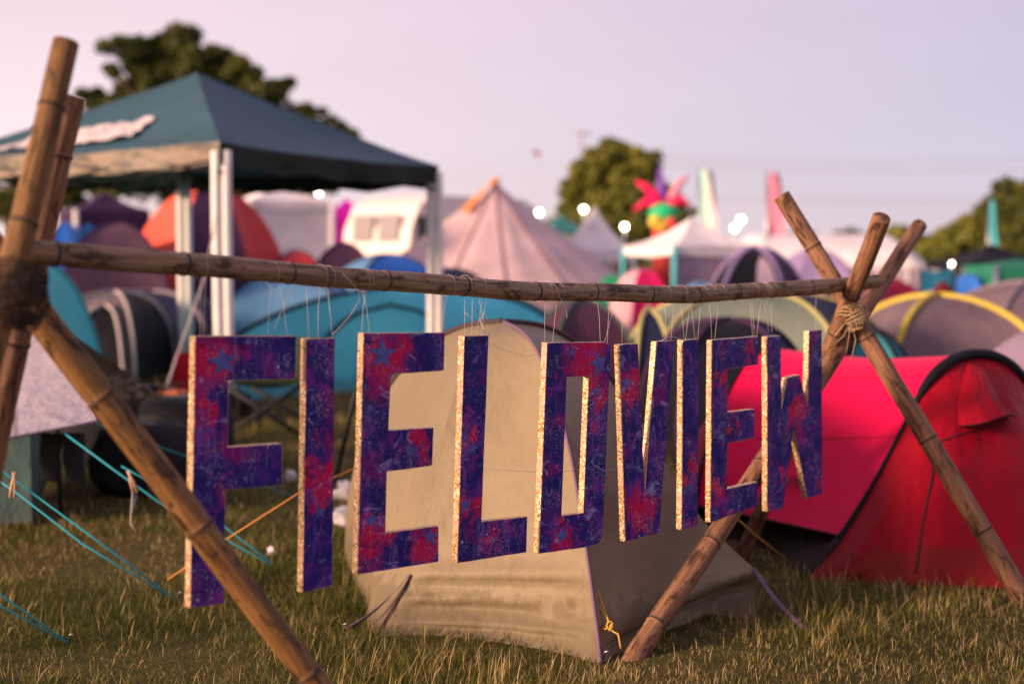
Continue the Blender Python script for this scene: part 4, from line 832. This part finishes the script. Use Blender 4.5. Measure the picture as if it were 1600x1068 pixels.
# ------------------------------------------------------------------ trees
def tree(label, blobs, trunk, leaf, n, mat, seed, group='trees around the campsite', big=False):
    """blobs: (px, py, rx_px, rz_px) at depth d; leaf-sized faces scattered through each"""
    d = trunk[1]; s = d/FPX; rg = np.random.default_rng(seed); t = thing('tree', label, 'tree', ((trunk[0]-800)*s, d, 0), group)
    cs = [(at(px, py, d)+V((0, rg.uniform(-1, 1)*rx*s*.7, 0)), rx*s, rz*s) for px, py, rx, rz in blobs]
    if big: cs = [(c, a*1.12, b*1.0) for c, a, b in cs]
    tot = sum(a*b for _, a, b in cs); P = []; T = []
    for c, rx, rz in cs:
        ncl = max(6, int(34*(rx*rz)/(tot/len(cs)))); k = int(n*rx*rz/tot/ncl)
        for _ in range(ncl):
            v = rg.normal(size=3); v /= np.linalg.norm(v); rr = rg.uniform(.45, 1.0)
            cc = np.array(c)+v*np.array([rx, rx*.9, rz])*rr; cr_ = rg.uniform(.20, .40)*max(rx, rz)
            q = rg.normal(size=(k, 3)); q /= np.linalg.norm(q, axis=1)[:, None]; q *= (rg.random(k)**.45)[:, None]*cr_*np.array([1.15, 1.1, .75])
            P.append(cc+q); T.append(np.clip(rg.normal(rg.uniform(.15, .75), .18, k), 0, 1))
    P = np.concatenate(P); T = np.concatenate(T); m = len(P)
    a = rg.normal(size=(m, 3)); a /= np.linalg.norm(a, axis=1)[:, None]; b = np.cross(a, rg.normal(size=(m, 3))); b /= np.linalg.norm(b, axis=1)[:, None]
    L_ = leaf*rg.uniform(.6, 1.3, m)[:, None]
    vs = np.stack([P-a*L_, P-b*L_*.55, P+a*L_, P+b*L_*.55], 1).reshape(-1, 3)
    me = np_mesh('crown', vs, np.arange(m*4).reshape(-1, 4), np.zeros((0, 3), int), np.repeat(T, 4), mat); obj('crown', me, t)
    tb = V(((trunk[0]-800)*s, d, -.1)); tw = trunk[2]; mb = MB(); top = sum([c for c, _, _ in cs], V())/len(cs)
    mb.tube([tb, tb.lerp(V((top.x, top.y, top.z)), .45)+V((.2, 0, 0)), V((top.x, top.y, top.z))], [tw, tw*.75, tw*.35], 10); mb.build('trunk', M['bark'], t)
    for c, rx, rz in cs:
        st = tb.lerp(top, rg.uniform(.4, .8)); mb = MB(); mb.tube([st, st.lerp(c, .5)+V((0, 0, .3)), c, c+V((rg.uniform(-.6, .6)*rx, 0, rz*.6))], [tw*.35, tw*.24, tw*.12, tw*.03], 6); mb.build('limb', M['bark'], t)
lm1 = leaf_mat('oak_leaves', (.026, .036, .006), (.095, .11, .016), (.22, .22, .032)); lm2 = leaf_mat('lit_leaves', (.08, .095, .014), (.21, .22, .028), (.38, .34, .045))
tree('big dark oak tree rising behind the gazebo roof', [(215, 85, 42, 24), (275, 70, 45, 24), (250, 110, 55, 30), (320, 100, 42, 26), (375, 120, 40, 26), (425, 140, 28, 20), (190, 110, 22, 14), (160, 155, 36, 22), (225, 145, 50, 30), (300, 150, 60, 36), (380, 160, 60, 30), (350, 210, 90, 45), (220, 210, 100, 50), (150, 250, 60, 50), (280, 270, 120, 30)], (270, 66, .55), .16, 90000, lm1, 11, big=True)
tree('dark tree sloping down right of the gazebo top', [(485, 180, 24, 14), (520, 195, 24, 14), (550, 215, 20, 12), (480, 215, 45, 22), (520, 240, 50, 25), (480, 270, 60, 30), (420, 290, 50, 25)], (480, 75, .45), .17, 20000, lm1, 12, big=True)
tree('dark tree at the far left behind the tripod', [(120, 280, 40, 18), (180, 292, 50, 14), (60, 310, 60, 20)], (110, 80, .4), .2, 8000, lm1, 13)
tree('rounded green tree in the middle distance left of the inflatable', [(962, 238, 32, 20), (1000, 255, 30, 24), (1060, 335, 26, 18), (955, 250, 38, 28), (930, 275, 42, 28), (985, 275, 38, 30), (910, 300, 36, 22), (960, 310, 60, 34), (1010, 310, 38, 26), (895, 325, 24, 12), (1040, 330, 32, 22), (870, 350, 20, 8), (960, 350, 80, 22)], (965, 100, .6), .25, 50000, lm2, 14)
tree('tall dark tree at the right edge', [(1562, 312, 26, 18), (1585, 298, 30, 20), (1580, 305, 34, 22), (1610, 320, 50, 35), (1560, 335, 34, 22), (1590, 360, 50, 35), (1640, 350, 60, 45)], (1600, 70, .45), .17, 20000, lm1, 15)
tree('olive green tree left of the tall dark one at the right', [(1500, 368, 38, 20), (1535, 355, 36, 28), (1455, 392, 34, 12), (1475, 388, 32, 13), (1540, 390, 60, 20)], (1520, 80, .35), .2, 13000, lm2, 16)
for i, (px, w_, yt, d) in enumerate(((1325, 26, 360, 170), (1405, 36, 355, 170), (1440, 40, 372, 150), (1255, 30, 362, 200), (700, 45, 385, 200), (20, 60, 300, 100), (610, 40, 375, 190))):
    tree(['small distant tree over the marquee, left of the darker one', 'darker distant tree over the right end of marquee', 'low distant tree beside the olive green tree', 'faint distant tree top behind the marquee, near the pink flag', 'distant tree hidden low behind the bell tent', 'distant tree at the far left edge', 'distant tree behind the caravan'][i],
         [(px-w_*.4, yt+10, w_*.6, 10), (px+w_*.4, yt+12, w_*.6, 10), (px, yt+6, w_*.5, 8), (px, yt+24, w_, 14)], (px, d, .3), .3, 3000, lm2 if i % 2 else lm1, 20+i)
# far hedge
def hedge():
    rg = np.random.default_rng(5); m = 26000; x = rg.uniform(-170, 170, m); h = 2.2+1.6*vnoise(x, x*0, .09, 9)+.6*vnoise(x, x*0, .5, 8)
    P = np.stack([x, 235+rg.normal(0, 1.5, m), rg.random(m)**.7*h], 1); a = rg.normal(size=(m, 3)); b = rg.normal(size=(m, 3)); a *= .32; b *= .28
    vs = np.stack([P-a, P-b, P+a, P+b], 1).reshape(-1, 3)
    tag(obj('hedge', np_mesh('hedge', vs, np.arange(m*4).reshape(-1, 4), np.zeros((0, 3), int), np.repeat(rg.random(m), 4), lm1)), 'long dark hedge along the far edge of the field', 'hedge')
hedge()
# ------------------------------------------------------------------ overhead wires and pylon, a kite in the sky
def pylon():
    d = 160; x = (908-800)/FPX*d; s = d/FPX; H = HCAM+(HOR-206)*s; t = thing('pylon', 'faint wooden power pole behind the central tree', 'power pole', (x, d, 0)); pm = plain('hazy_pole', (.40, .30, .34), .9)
    mb = MB(); mb.tube([V((x, d, 0)), V((x, d, H))], [.2, .13], 8); mb.build('mast', pm, t)
    mb = MB(); mb.tube([V((x-1.1, d, H-.3)), V((x+1.1, d, H-.3))], .10, 6); mb.build('crossarm', pm, t)
pylon()
def wire(label, pts): line('overhead_wire', label, 'wire', pts, .045, M['wirem'], 4, 'overhead wires')
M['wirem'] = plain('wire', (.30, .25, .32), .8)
for k, (ya, yb, nm) in enumerate(((238, 246, 'topmost overhead wire crossing the sky at right'), (250, 262, 'second overhead wire just under the topmost one'), (298, 312, 'lowest overhead wire crossing the sky at right'))):
    wire(nm, [at(905+(1700-905)*i/12, ya+(yb-ya)*i/12+10*math.sin(PI*i/12), 160-i*3) for i in range(13)])
def kite():
    c = at(839, 239, 70); s = 70/FPX; t = thing('kite', 'small red brown kite in the sky above the bell tent', 'kite', c)
    mb = MB(); mb.add([c+V((-9*s, 0, 1*s)), c+V((0, .1, 4*s)), c+V((9*s, 0, 0)), c+V((1*s, 0, -5*s)), c+V((0, .25, 0))], [(0, 1, 4), (1, 2, 4), (2, 3, 4), (3, 0, 4)]); mb.build('sail', F_('kite_red', (.40, .10, .12)), t)
    mb = MB(); mb.tube([c+V((1*s, 0, -5*s)), c+V((6*s, 0, -14*s)), c+V((3*s, 0, -24*s))], .012, 4); mb.build('tail', M['twine'], t)
kite()
# ------------------------------------------------------------------ lavender porch tent at the left with washing and ropes
def left_tent():
    p1 = at(152, 656, 5.7); p0 = at(-330, 745, 5.2); r1 = at(78, 497, 6.5); r0 = at(-300, 455, 6.9); bk1 = V((r1.x+.25, 7.6, .45)); bk0 = V((r0.x-.1, 7.9, .45))
    t = thing('porch_tent', 'pale lavender tent awning with a teal lower wall at the left edge', 'tent', (-2.6, 6.6, 0))
    def q4(a, b, c, d_, sag, wv=.010):
        def fn(u, v):
            p = a.lerp(b, u).lerp(c.lerp(d_, u), v); return p+V((0, 0, -sag*math.sin(PI*u)*math.sin(PI*v)-.05*math.sin(PI*u)*(1-v)*0+wv*noise.noise(V((p.x*5, p.y*5, p.z*5)))))
        return fn
    mb = MB(); mb.grid(q4(p0, p1, r0, r1, .05), 26, 20); mb.build('awning', c_lav, t)
    mb = MB(); mb.grid(q4(r0, r1, bk0, bk1, .04), 20, 12); mb.build('rear_slope', c_lav, t)
    tw = F_('grey_teal_canvas', (.10, .17, .17)); a = at(50, 826, 6.3); a.z = .02
    mb = MB(); mb.grid(lambda u, v: V((a.x-2.2*(1-u), a.y-.15*(1-u)+.02*math.sin(u*14), .02+(.62+.06*(1-u))*v)), 24, 8); mb.grid(lambda u, v: V((a.x-.35*u, a.y+1.3*u, .02+(.60-.15*u)*v)), 10, 8); mb.build('lower_wall', tw, t)
    mb = MB(); mb.tube([at(84, 500, 6.45), V((at(84, 500, 6.45).x, 6.5, 0))], .010, 6); mb.build('pole', M['blackplastic'], t)
    mb = MB(); mb.tube([p0.lerp(p1, i/16)+V((0, -.005, -.004)) for i in range(17)], .006, 5); mb.build('hem', F_('lav_hem', (.30, .24, .28)), t)
left_tent()
def trousers(label, px0, px1, y0, y1, d, mat):
    a = at(px0, y0, d); b = at(px1, y0, d); z1 = at(px0, y1, d).z; mb = MB(); m_ = a.lerp(b, .5); wd = (b-a).length
    for s_ in (-1, 1):
        def fn(u, v):
            q = 2*PI*u; w_ = wd*.25*(1-.15*v); return V((m_.x+s_*wd*(.245+.03*v)+w_*math.cos(q)*(1+.1*math.sin(q*3+v*9)), m_.y+.022*math.sin(q), m_.z+.03+(z1-m_.z-.03)*v*(1 if s_ < 0 else 1.08)+.006*math.sin(q*2)*v))
        mb.grid(fn, 16, 12, 0, True)
    return tag(mb.build('trousers', mat), label, 'trousers')
trousers('black trousers hanging from the edge of the lavender awning', 62, 132, 688, 750, 5.9, M['black'])
def bag(name, label, cat, c, r, mat, strapm, ext_=None):
    t = thing(name, label, cat, (c[0], c[1], 0)); c = V(c)
    def fn(u, v):
        q = 2*PI*u; p = V((math.cos(q), math.sin(q), 0))*math.sin(PI*v)**.45; z = math.copysign(abs(math.cos(PI*v))**.6, math.cos(PI*v)); k = 1+.13*noise.noise(V((p.x*2, p.y*2, z*2))+c)
        return c+V((p.x*r[0]*k, p.y*r[1]*k, z*r[2]*k))
    mb = MB(); mb.grid(fn, 24, 16, 0, True); mb.build('body', mat, t)
    mb = MB(); mb.tube([c+V((-r[0]*.5*math.cos(q), -r[1]*.3, r[2]*.85+r[2]*.5*math.sin(q))) for q in [i*PI/10 for i in range(11)]], .012, 6, flat=.4); mb.build('handle', strapm, t)
    mb = MB(); mb.tube([c+V((r[0]*k, -r[1]*.15, r[2]*(1.0-.15*abs(k)))) for k in (-.7, -.3, 0, .3, .7)], .006, 5); mb.build('zip', M['steel'], t)
g = gnd(205, 790); bag('holdall', 'black holdall on the grass under the left beam end', 'bag', (g.x, g.y+.4, .17), (.30, .25, .19), M['black'], M['blackplastic'])
g = gnd(255, 745); bag('holdall', 'black bag heaped beside the holdall, next to the F', 'bag', (g.x+.05, g.y+.35, .20), (.28, .25, .22), M['black'], M['blackplastic'])
g = gnd(150, 720); bag('holdall', 'dark bag heap behind the lavender awning', 'bag', (g.x, g.y+.4, .20), (.33, .25, .24), fabric('charcoal_cloth', (.02, .018, .02), .9), M['blackplastic'])
g = gnd(118, 742); bag('holdall', 'low black cloth bundle behind the trousers under the awning corner', 'bag', (g.x, g.y+.3, .14), (.26, .2, .17), M['black'], M['blackplastic'])
g = gnd(352, 662); bag('holdall', 'small dark bag beside the camping chair, seen through the F', 'bag', (g.x, g.y+.2, .10), (.16, .13, .12), fabric('charcoal_cloth', (.02, .018, .02), .9), M['blackplastic'])
line('tent_pole', 'dark pole leaning on the left side of the beige tent, between I and big E', 'pole', [gnd(524, 752), at(538, 690, 6.6), at(556, 610, 6.4)], .012, M['blackplastic'], 8)
g = gnd(268, 705); bag('orange_bag', 'orange bag on top of dark bags left of the F', 'bag', (g.x, g.y, .28), (.13, .12, .11), F_('orange_cloth', (.60, .16, .05)), M['black'])
g = gnd(289, 640); bag('red_bag', 'red rucksack by the gazebo leg left of the F', 'bag', (g.x, g.y, .22), (.10, .10, .24), F_('red_cloth', (.55, .01, .02)), M['black'])
for k, (px, py, lb) in enumerate(((253, 648, 'crumpled white bag left of the tins by the gazebo foot'), (283, 652, 'crumpled white bag touching the edge of the F'))):
    g = gnd(px, py+14); mb = MB(); mb.ball((g.x, g.y, .05), (.055, .05, .05), 0, 12, 9, .9); tag(mb.build('plastic_bag', M['white']), lb, 'plastic bag', 'white plastic bags and scraps on the grass')
for k, (px, py, r, lb) in enumerate(((534, 815, .045, 'crumpled white bag between I and big E'), (425, 862, .018, 'small white scrap on the grass beyond the F'), (212, 655, .05, 'pinkish white bag behind the slanting bamboo leg'), (455, 745, .03, 'white scrap behind the arm of the F'), (541, 775, .05, 'crumpled white bag next to the corner of beige tent'))):
    g = gnd(px, py+6); mb = MB(); mb.ball((g.x, g.y, r*.7), (r, r*.8, r), 0, 12, 9, 1.2); tag(mb.build('plastic_bag', M['white']), lb, 'plastic bag', 'white plastic bags and scraps on the grass')
# camp chair seen through the F
def chair():
    g = gnd(412, 682); t = thing('camping_chair', 'folding camping chair with dark frame seen through the gap of the F', 'chair', (g.x, g.y, 0)); m = M['blackplastic']; sm = F_('olive_black_seat', (.03, .045, .02)); s = .27
    x, y = g.x, g.y+.25
    for i, (a, b) in enumerate((((-s, -s, 0), (s, -s, .36)), ((s, -s, 0), (-s, -s, .36)), ((-s, s, 0), (s, s, .36)), ((s, s, 0), (-s, s, .36)))):
        mb = MB(); mb.tube([V((x, y, 0))+V(a), V((x, y, 0))+V(b)], .017, 6); mb.build('leg', m, t)
    for sx_ in (-1, 1):
        mb = MB(); mb.tube([V((x+sx_*s, y+s, 0)), V((x+sx_*s, y+s+.05, .64))], .011, 6); mb.build('back_post', m, t)
        mb = MB(); mb.tube([V((x+sx_*s, y-s, .45)), V((x+sx_*s, y+s, .46))], .02, 6, flat=.5); mb.build('armrest', m, t)
        mb = MB(); mb.tube([V((x+sx_*s, y-s, 0)), V((x+sx_*s, y-s, .45))], .011, 6); mb.build('arm_post', m, t)
    mb = MB(); mb.grid(lambda u, v: V((x-s+2*s*u, y-s+2*s*v, (.36)-.05*math.sin(PI*u)*math.sin(PI*v))), 8, 8); mb.build('seat', sm, t)
    mb = MB(); mb.grid(lambda u, v: V((x-s+2*s*u, y+s+.08*v+.04*math.sin(PI*u), (.36+.28*v))), 8, 6); mb.build('backrest', sm, t)
chair()
# ropes and pegs
GR = 'cyan guy ropes on the left'
line('guy_rope', 'upper of the two long cyan ropes from left edge to the foot of the F', 'rope', [at(-60, 690, 5.0), at(0, 733, 4.98), at(130, 828, 4.85), gnd(268, 931, .01)], .0032, M['cyan_rope'], 6, GR)
line('guy_rope', 'lower of the two long cyan ropes ending at the foot of the F', 'rope', [at(-60, 712, 4.95), at(20, 765, 4.9), at(130, 850, 4.82), gnd(275, 937, .01)], .0032, M['cyan_rope'], 6, GR)
line('guy_rope', 'cyan rope from awning corner running past the slanting leg with a clothes peg', 'rope', [at(97, 674, 5.65), at(180, 735, 5.55), at(250, 785, 5.5), at(340, 835, 5.6), gnd(424, 882, .01)], .0032, M['cyan_rope'], 6, GR)
line('guy_rope', 'second cyan rope landing on the grass right of the F', 'rope', [at(190, 728, 5.5), at(262, 768, 5.6), at(345, 818, 5.6), gnd(426, 880, .01)], .0032, M['cyan_rope'], 6, GR)
line('guy_rope', 'short cyan rope at bottom left, upper one', 'rope', [at(-60, 890, 4.2), at(0, 928, 4.3), gnd(106, 1003, .01)], .003, M['cyan_rope'], 6, GR)
line('guy_rope', 'short cyan rope at bottom left, lower one', 'rope', [at(-60, 906, 4.2), at(0, 945, 4.3), gnd(98, 1001, .01)], .003, M['cyan_rope'], 6, GR)
line('guy_rope', 'blue rope from the awning corner towards the F', 'rope', [at(150, 661, 5.7), at(240, 695, 6.5), at(290, 712, 7.0), gnd(470, 780, .01)], .003, M['cyan_rope'], 6, GR)
line('orange_guy_rope', 'orange rope rising from the grass by the F towards beige tent', 'rope', [gnd(262, 905, .01), at(360, 838, 4.95), at(470, 768, 5.1), at(552, 732, 5.2)], .003, M['orange_rope'], 6)
line('white_guy_rope', 'pale rope running up from the dark bags to the gazebo', 'rope', [gnd(205, 800, .01), at(232, 690, 8.6), at(275, 560, 9.2), at(318, 440, 9.8), at(340, 330, 10.3)], .006, M['thread'], 6)
line('white_guy_rope', 'pale rope from the navy tent door to the gazebo foot, upper', 'rope', [at(158, 562, 14.6), gnd(285, 635, .01)], .007, M['thread'], 6)
line('white_guy_rope', 'pale rope from the navy tent door to gazebo foot, lower', 'rope', [at(165, 578, 14.6), gnd(262, 640, .01)], .007, M['thread'], 6)
line('yellow_guy_rope', 'yellowish rope from the small E down behind right tripod foot', 'rope', [at(1135, 795, 5.2), at(1180, 835, 5.5), gnd(1235, 878, .01)], .003, M['yellow_rope'], 6)
line('white_string', 'short white string dangling from the clothes peg on the rope', 'string', [at(207, 768, 5.5), at(205, 800, 5.5), at(204, 818, 5.5), at(213, 831, 5.5)], .002, M['thread'], 5)
def peg(label, px, py, d, tilt):
    c = at(px, py, d); t = thing('clothes_peg', label, 'clothes peg', c, 'wooden clothes pegs on the ropes'); h = .045
    for s_ in (-1, 1):
        a = c+V((math.sin(tilt)*h-s_*.004, 0, math.cos(tilt)*h)); b = c-V((math.sin(tilt)*h-s_*.008, 0, math.cos(tilt)*h)); mb = MB(); mb.tube([a, c+V((s_*.005, 0, 0)), b], [.005, .0065, .005], 4); mb.build('jaw', M['wood'], t)
    mb = MB(); mb.tube([c-V((.012, 0, 0)), c+V((.012, 0, 0))], .003, 6); mb.build('spring', M['steel'], t)
peg('wooden clothes peg on the cyan rope beside the slanting bamboo leg', 206, 752, 5.52, -.3)
peg('wooden clothes peg on the cyan ropes at left edge of photo', 21, 757, 4.9, .1)
def tpeg(lb, px, py):
    g = gnd(px, py); mb = MB(); mb.tube([g+V((-.01, .02, -.05)), g+V((.005, -.01, .03)), g+V((.012, -.018, .035)), g+V((.018, -.012, .028))], .003, 6)
    tag(mb.build('tent_peg', M['steel']), lb, 'tent peg', 'tent pegs in the grass')
tpeg('bent metal tent peg at the front corner of beige tent', 942, 1032); tpeg('metal tent peg at the end of the long cyan ropes', 278, 938); tpeg('metal tent peg at the end of the short cyan ropes', 108, 1005); tpeg('metal tent peg under the strap on the left of the beige tent', 535, 988)
# person sitting on the grass far right
def person():
    g = V(((1474-800)/FPX*15.5, 15.5, 0)); me = bpy.data.meshes.new('person')
    vs = [(0, 0, .14), (0, .02, .38), (0, .02, .58), (0, .0, .68), (0, -.01, .80), (.17, .0, .56), (.22, -.08, .36), (.14, -.26, .32), (.10, -.34, .33), (-.17, 0, .56), (-.22, -.08, .36), (-.14, -.26, .32), (-.10, -.34, .33), (.10, 0, .13), (.17, -.36, .36), (.14, -.48, .05), (.14, -.60, .04), (-.10, 0, .13), (-.17, -.36, .36), (-.14, -.48, .05), (-.14, -.60, .04), (0, -.01, .88)]
    es = [(0, 1), (1, 2), (2, 3), (3, 4), (4, 21), (2, 5), (5, 6), (6, 7), (7, 8), (2, 9), (9, 10), (10, 11), (11, 12), (0, 13), (13, 14), (14, 15), (15, 16), (0, 17), (17, 18), (18, 19), (19, 20)]
    rs = [.14, .13, .14, .055, .095, .06, .045, .035, .03, .06, .045, .035, .03, .10, .065, .045, .04, .10, .065, .045, .04, .08]
    me.from_pydata(vs, es, []); o = obj('person', me); o.location = g; sk_ = o.modifiers.new('s', 'SKIN')
    for i, r in enumerate(rs): me.skin_vertices[0].data[i].radius = (r, r*.85)
    me.skin_vertices[0].data[0].use_root = True; ss = o.modifiers.new('ss', 'SUBSURF'); ss.levels = 1; ss.render_levels = 2
    dg = bpy.context.evaluated_depsgraph_get(); m2 = bpy.data.meshes.new_from_object(o.evaluated_get(dg)); o.modifiers.clear(); o.data = m2
    m2.materials.clear(); m2.materials.append(F_('pale_top', (.55, .42, .45))); m2.materials.append(F_('skin', (.50, .26, .18), .2))
    for p in m2.polygons: p.material_index = 1 if p.center.z > .66 or p.center.y < -.2 and p.center.z > .3 else 0; p.use_smooth = True
    tag(o, 'person with dark red hair sitting among the tents at right', 'person')
    mb = MB(); mb.ball(g+V((0, .025, .83)), (.10, .105, .12), 0, 14, 10, .1); mb.ball(g+V((0, .09, .66)), (.08, .05, .15), 0, 12, 8, .2); mb.build('hair', F_('dark_red_hair', (.13, .012, .018)), o)
person()
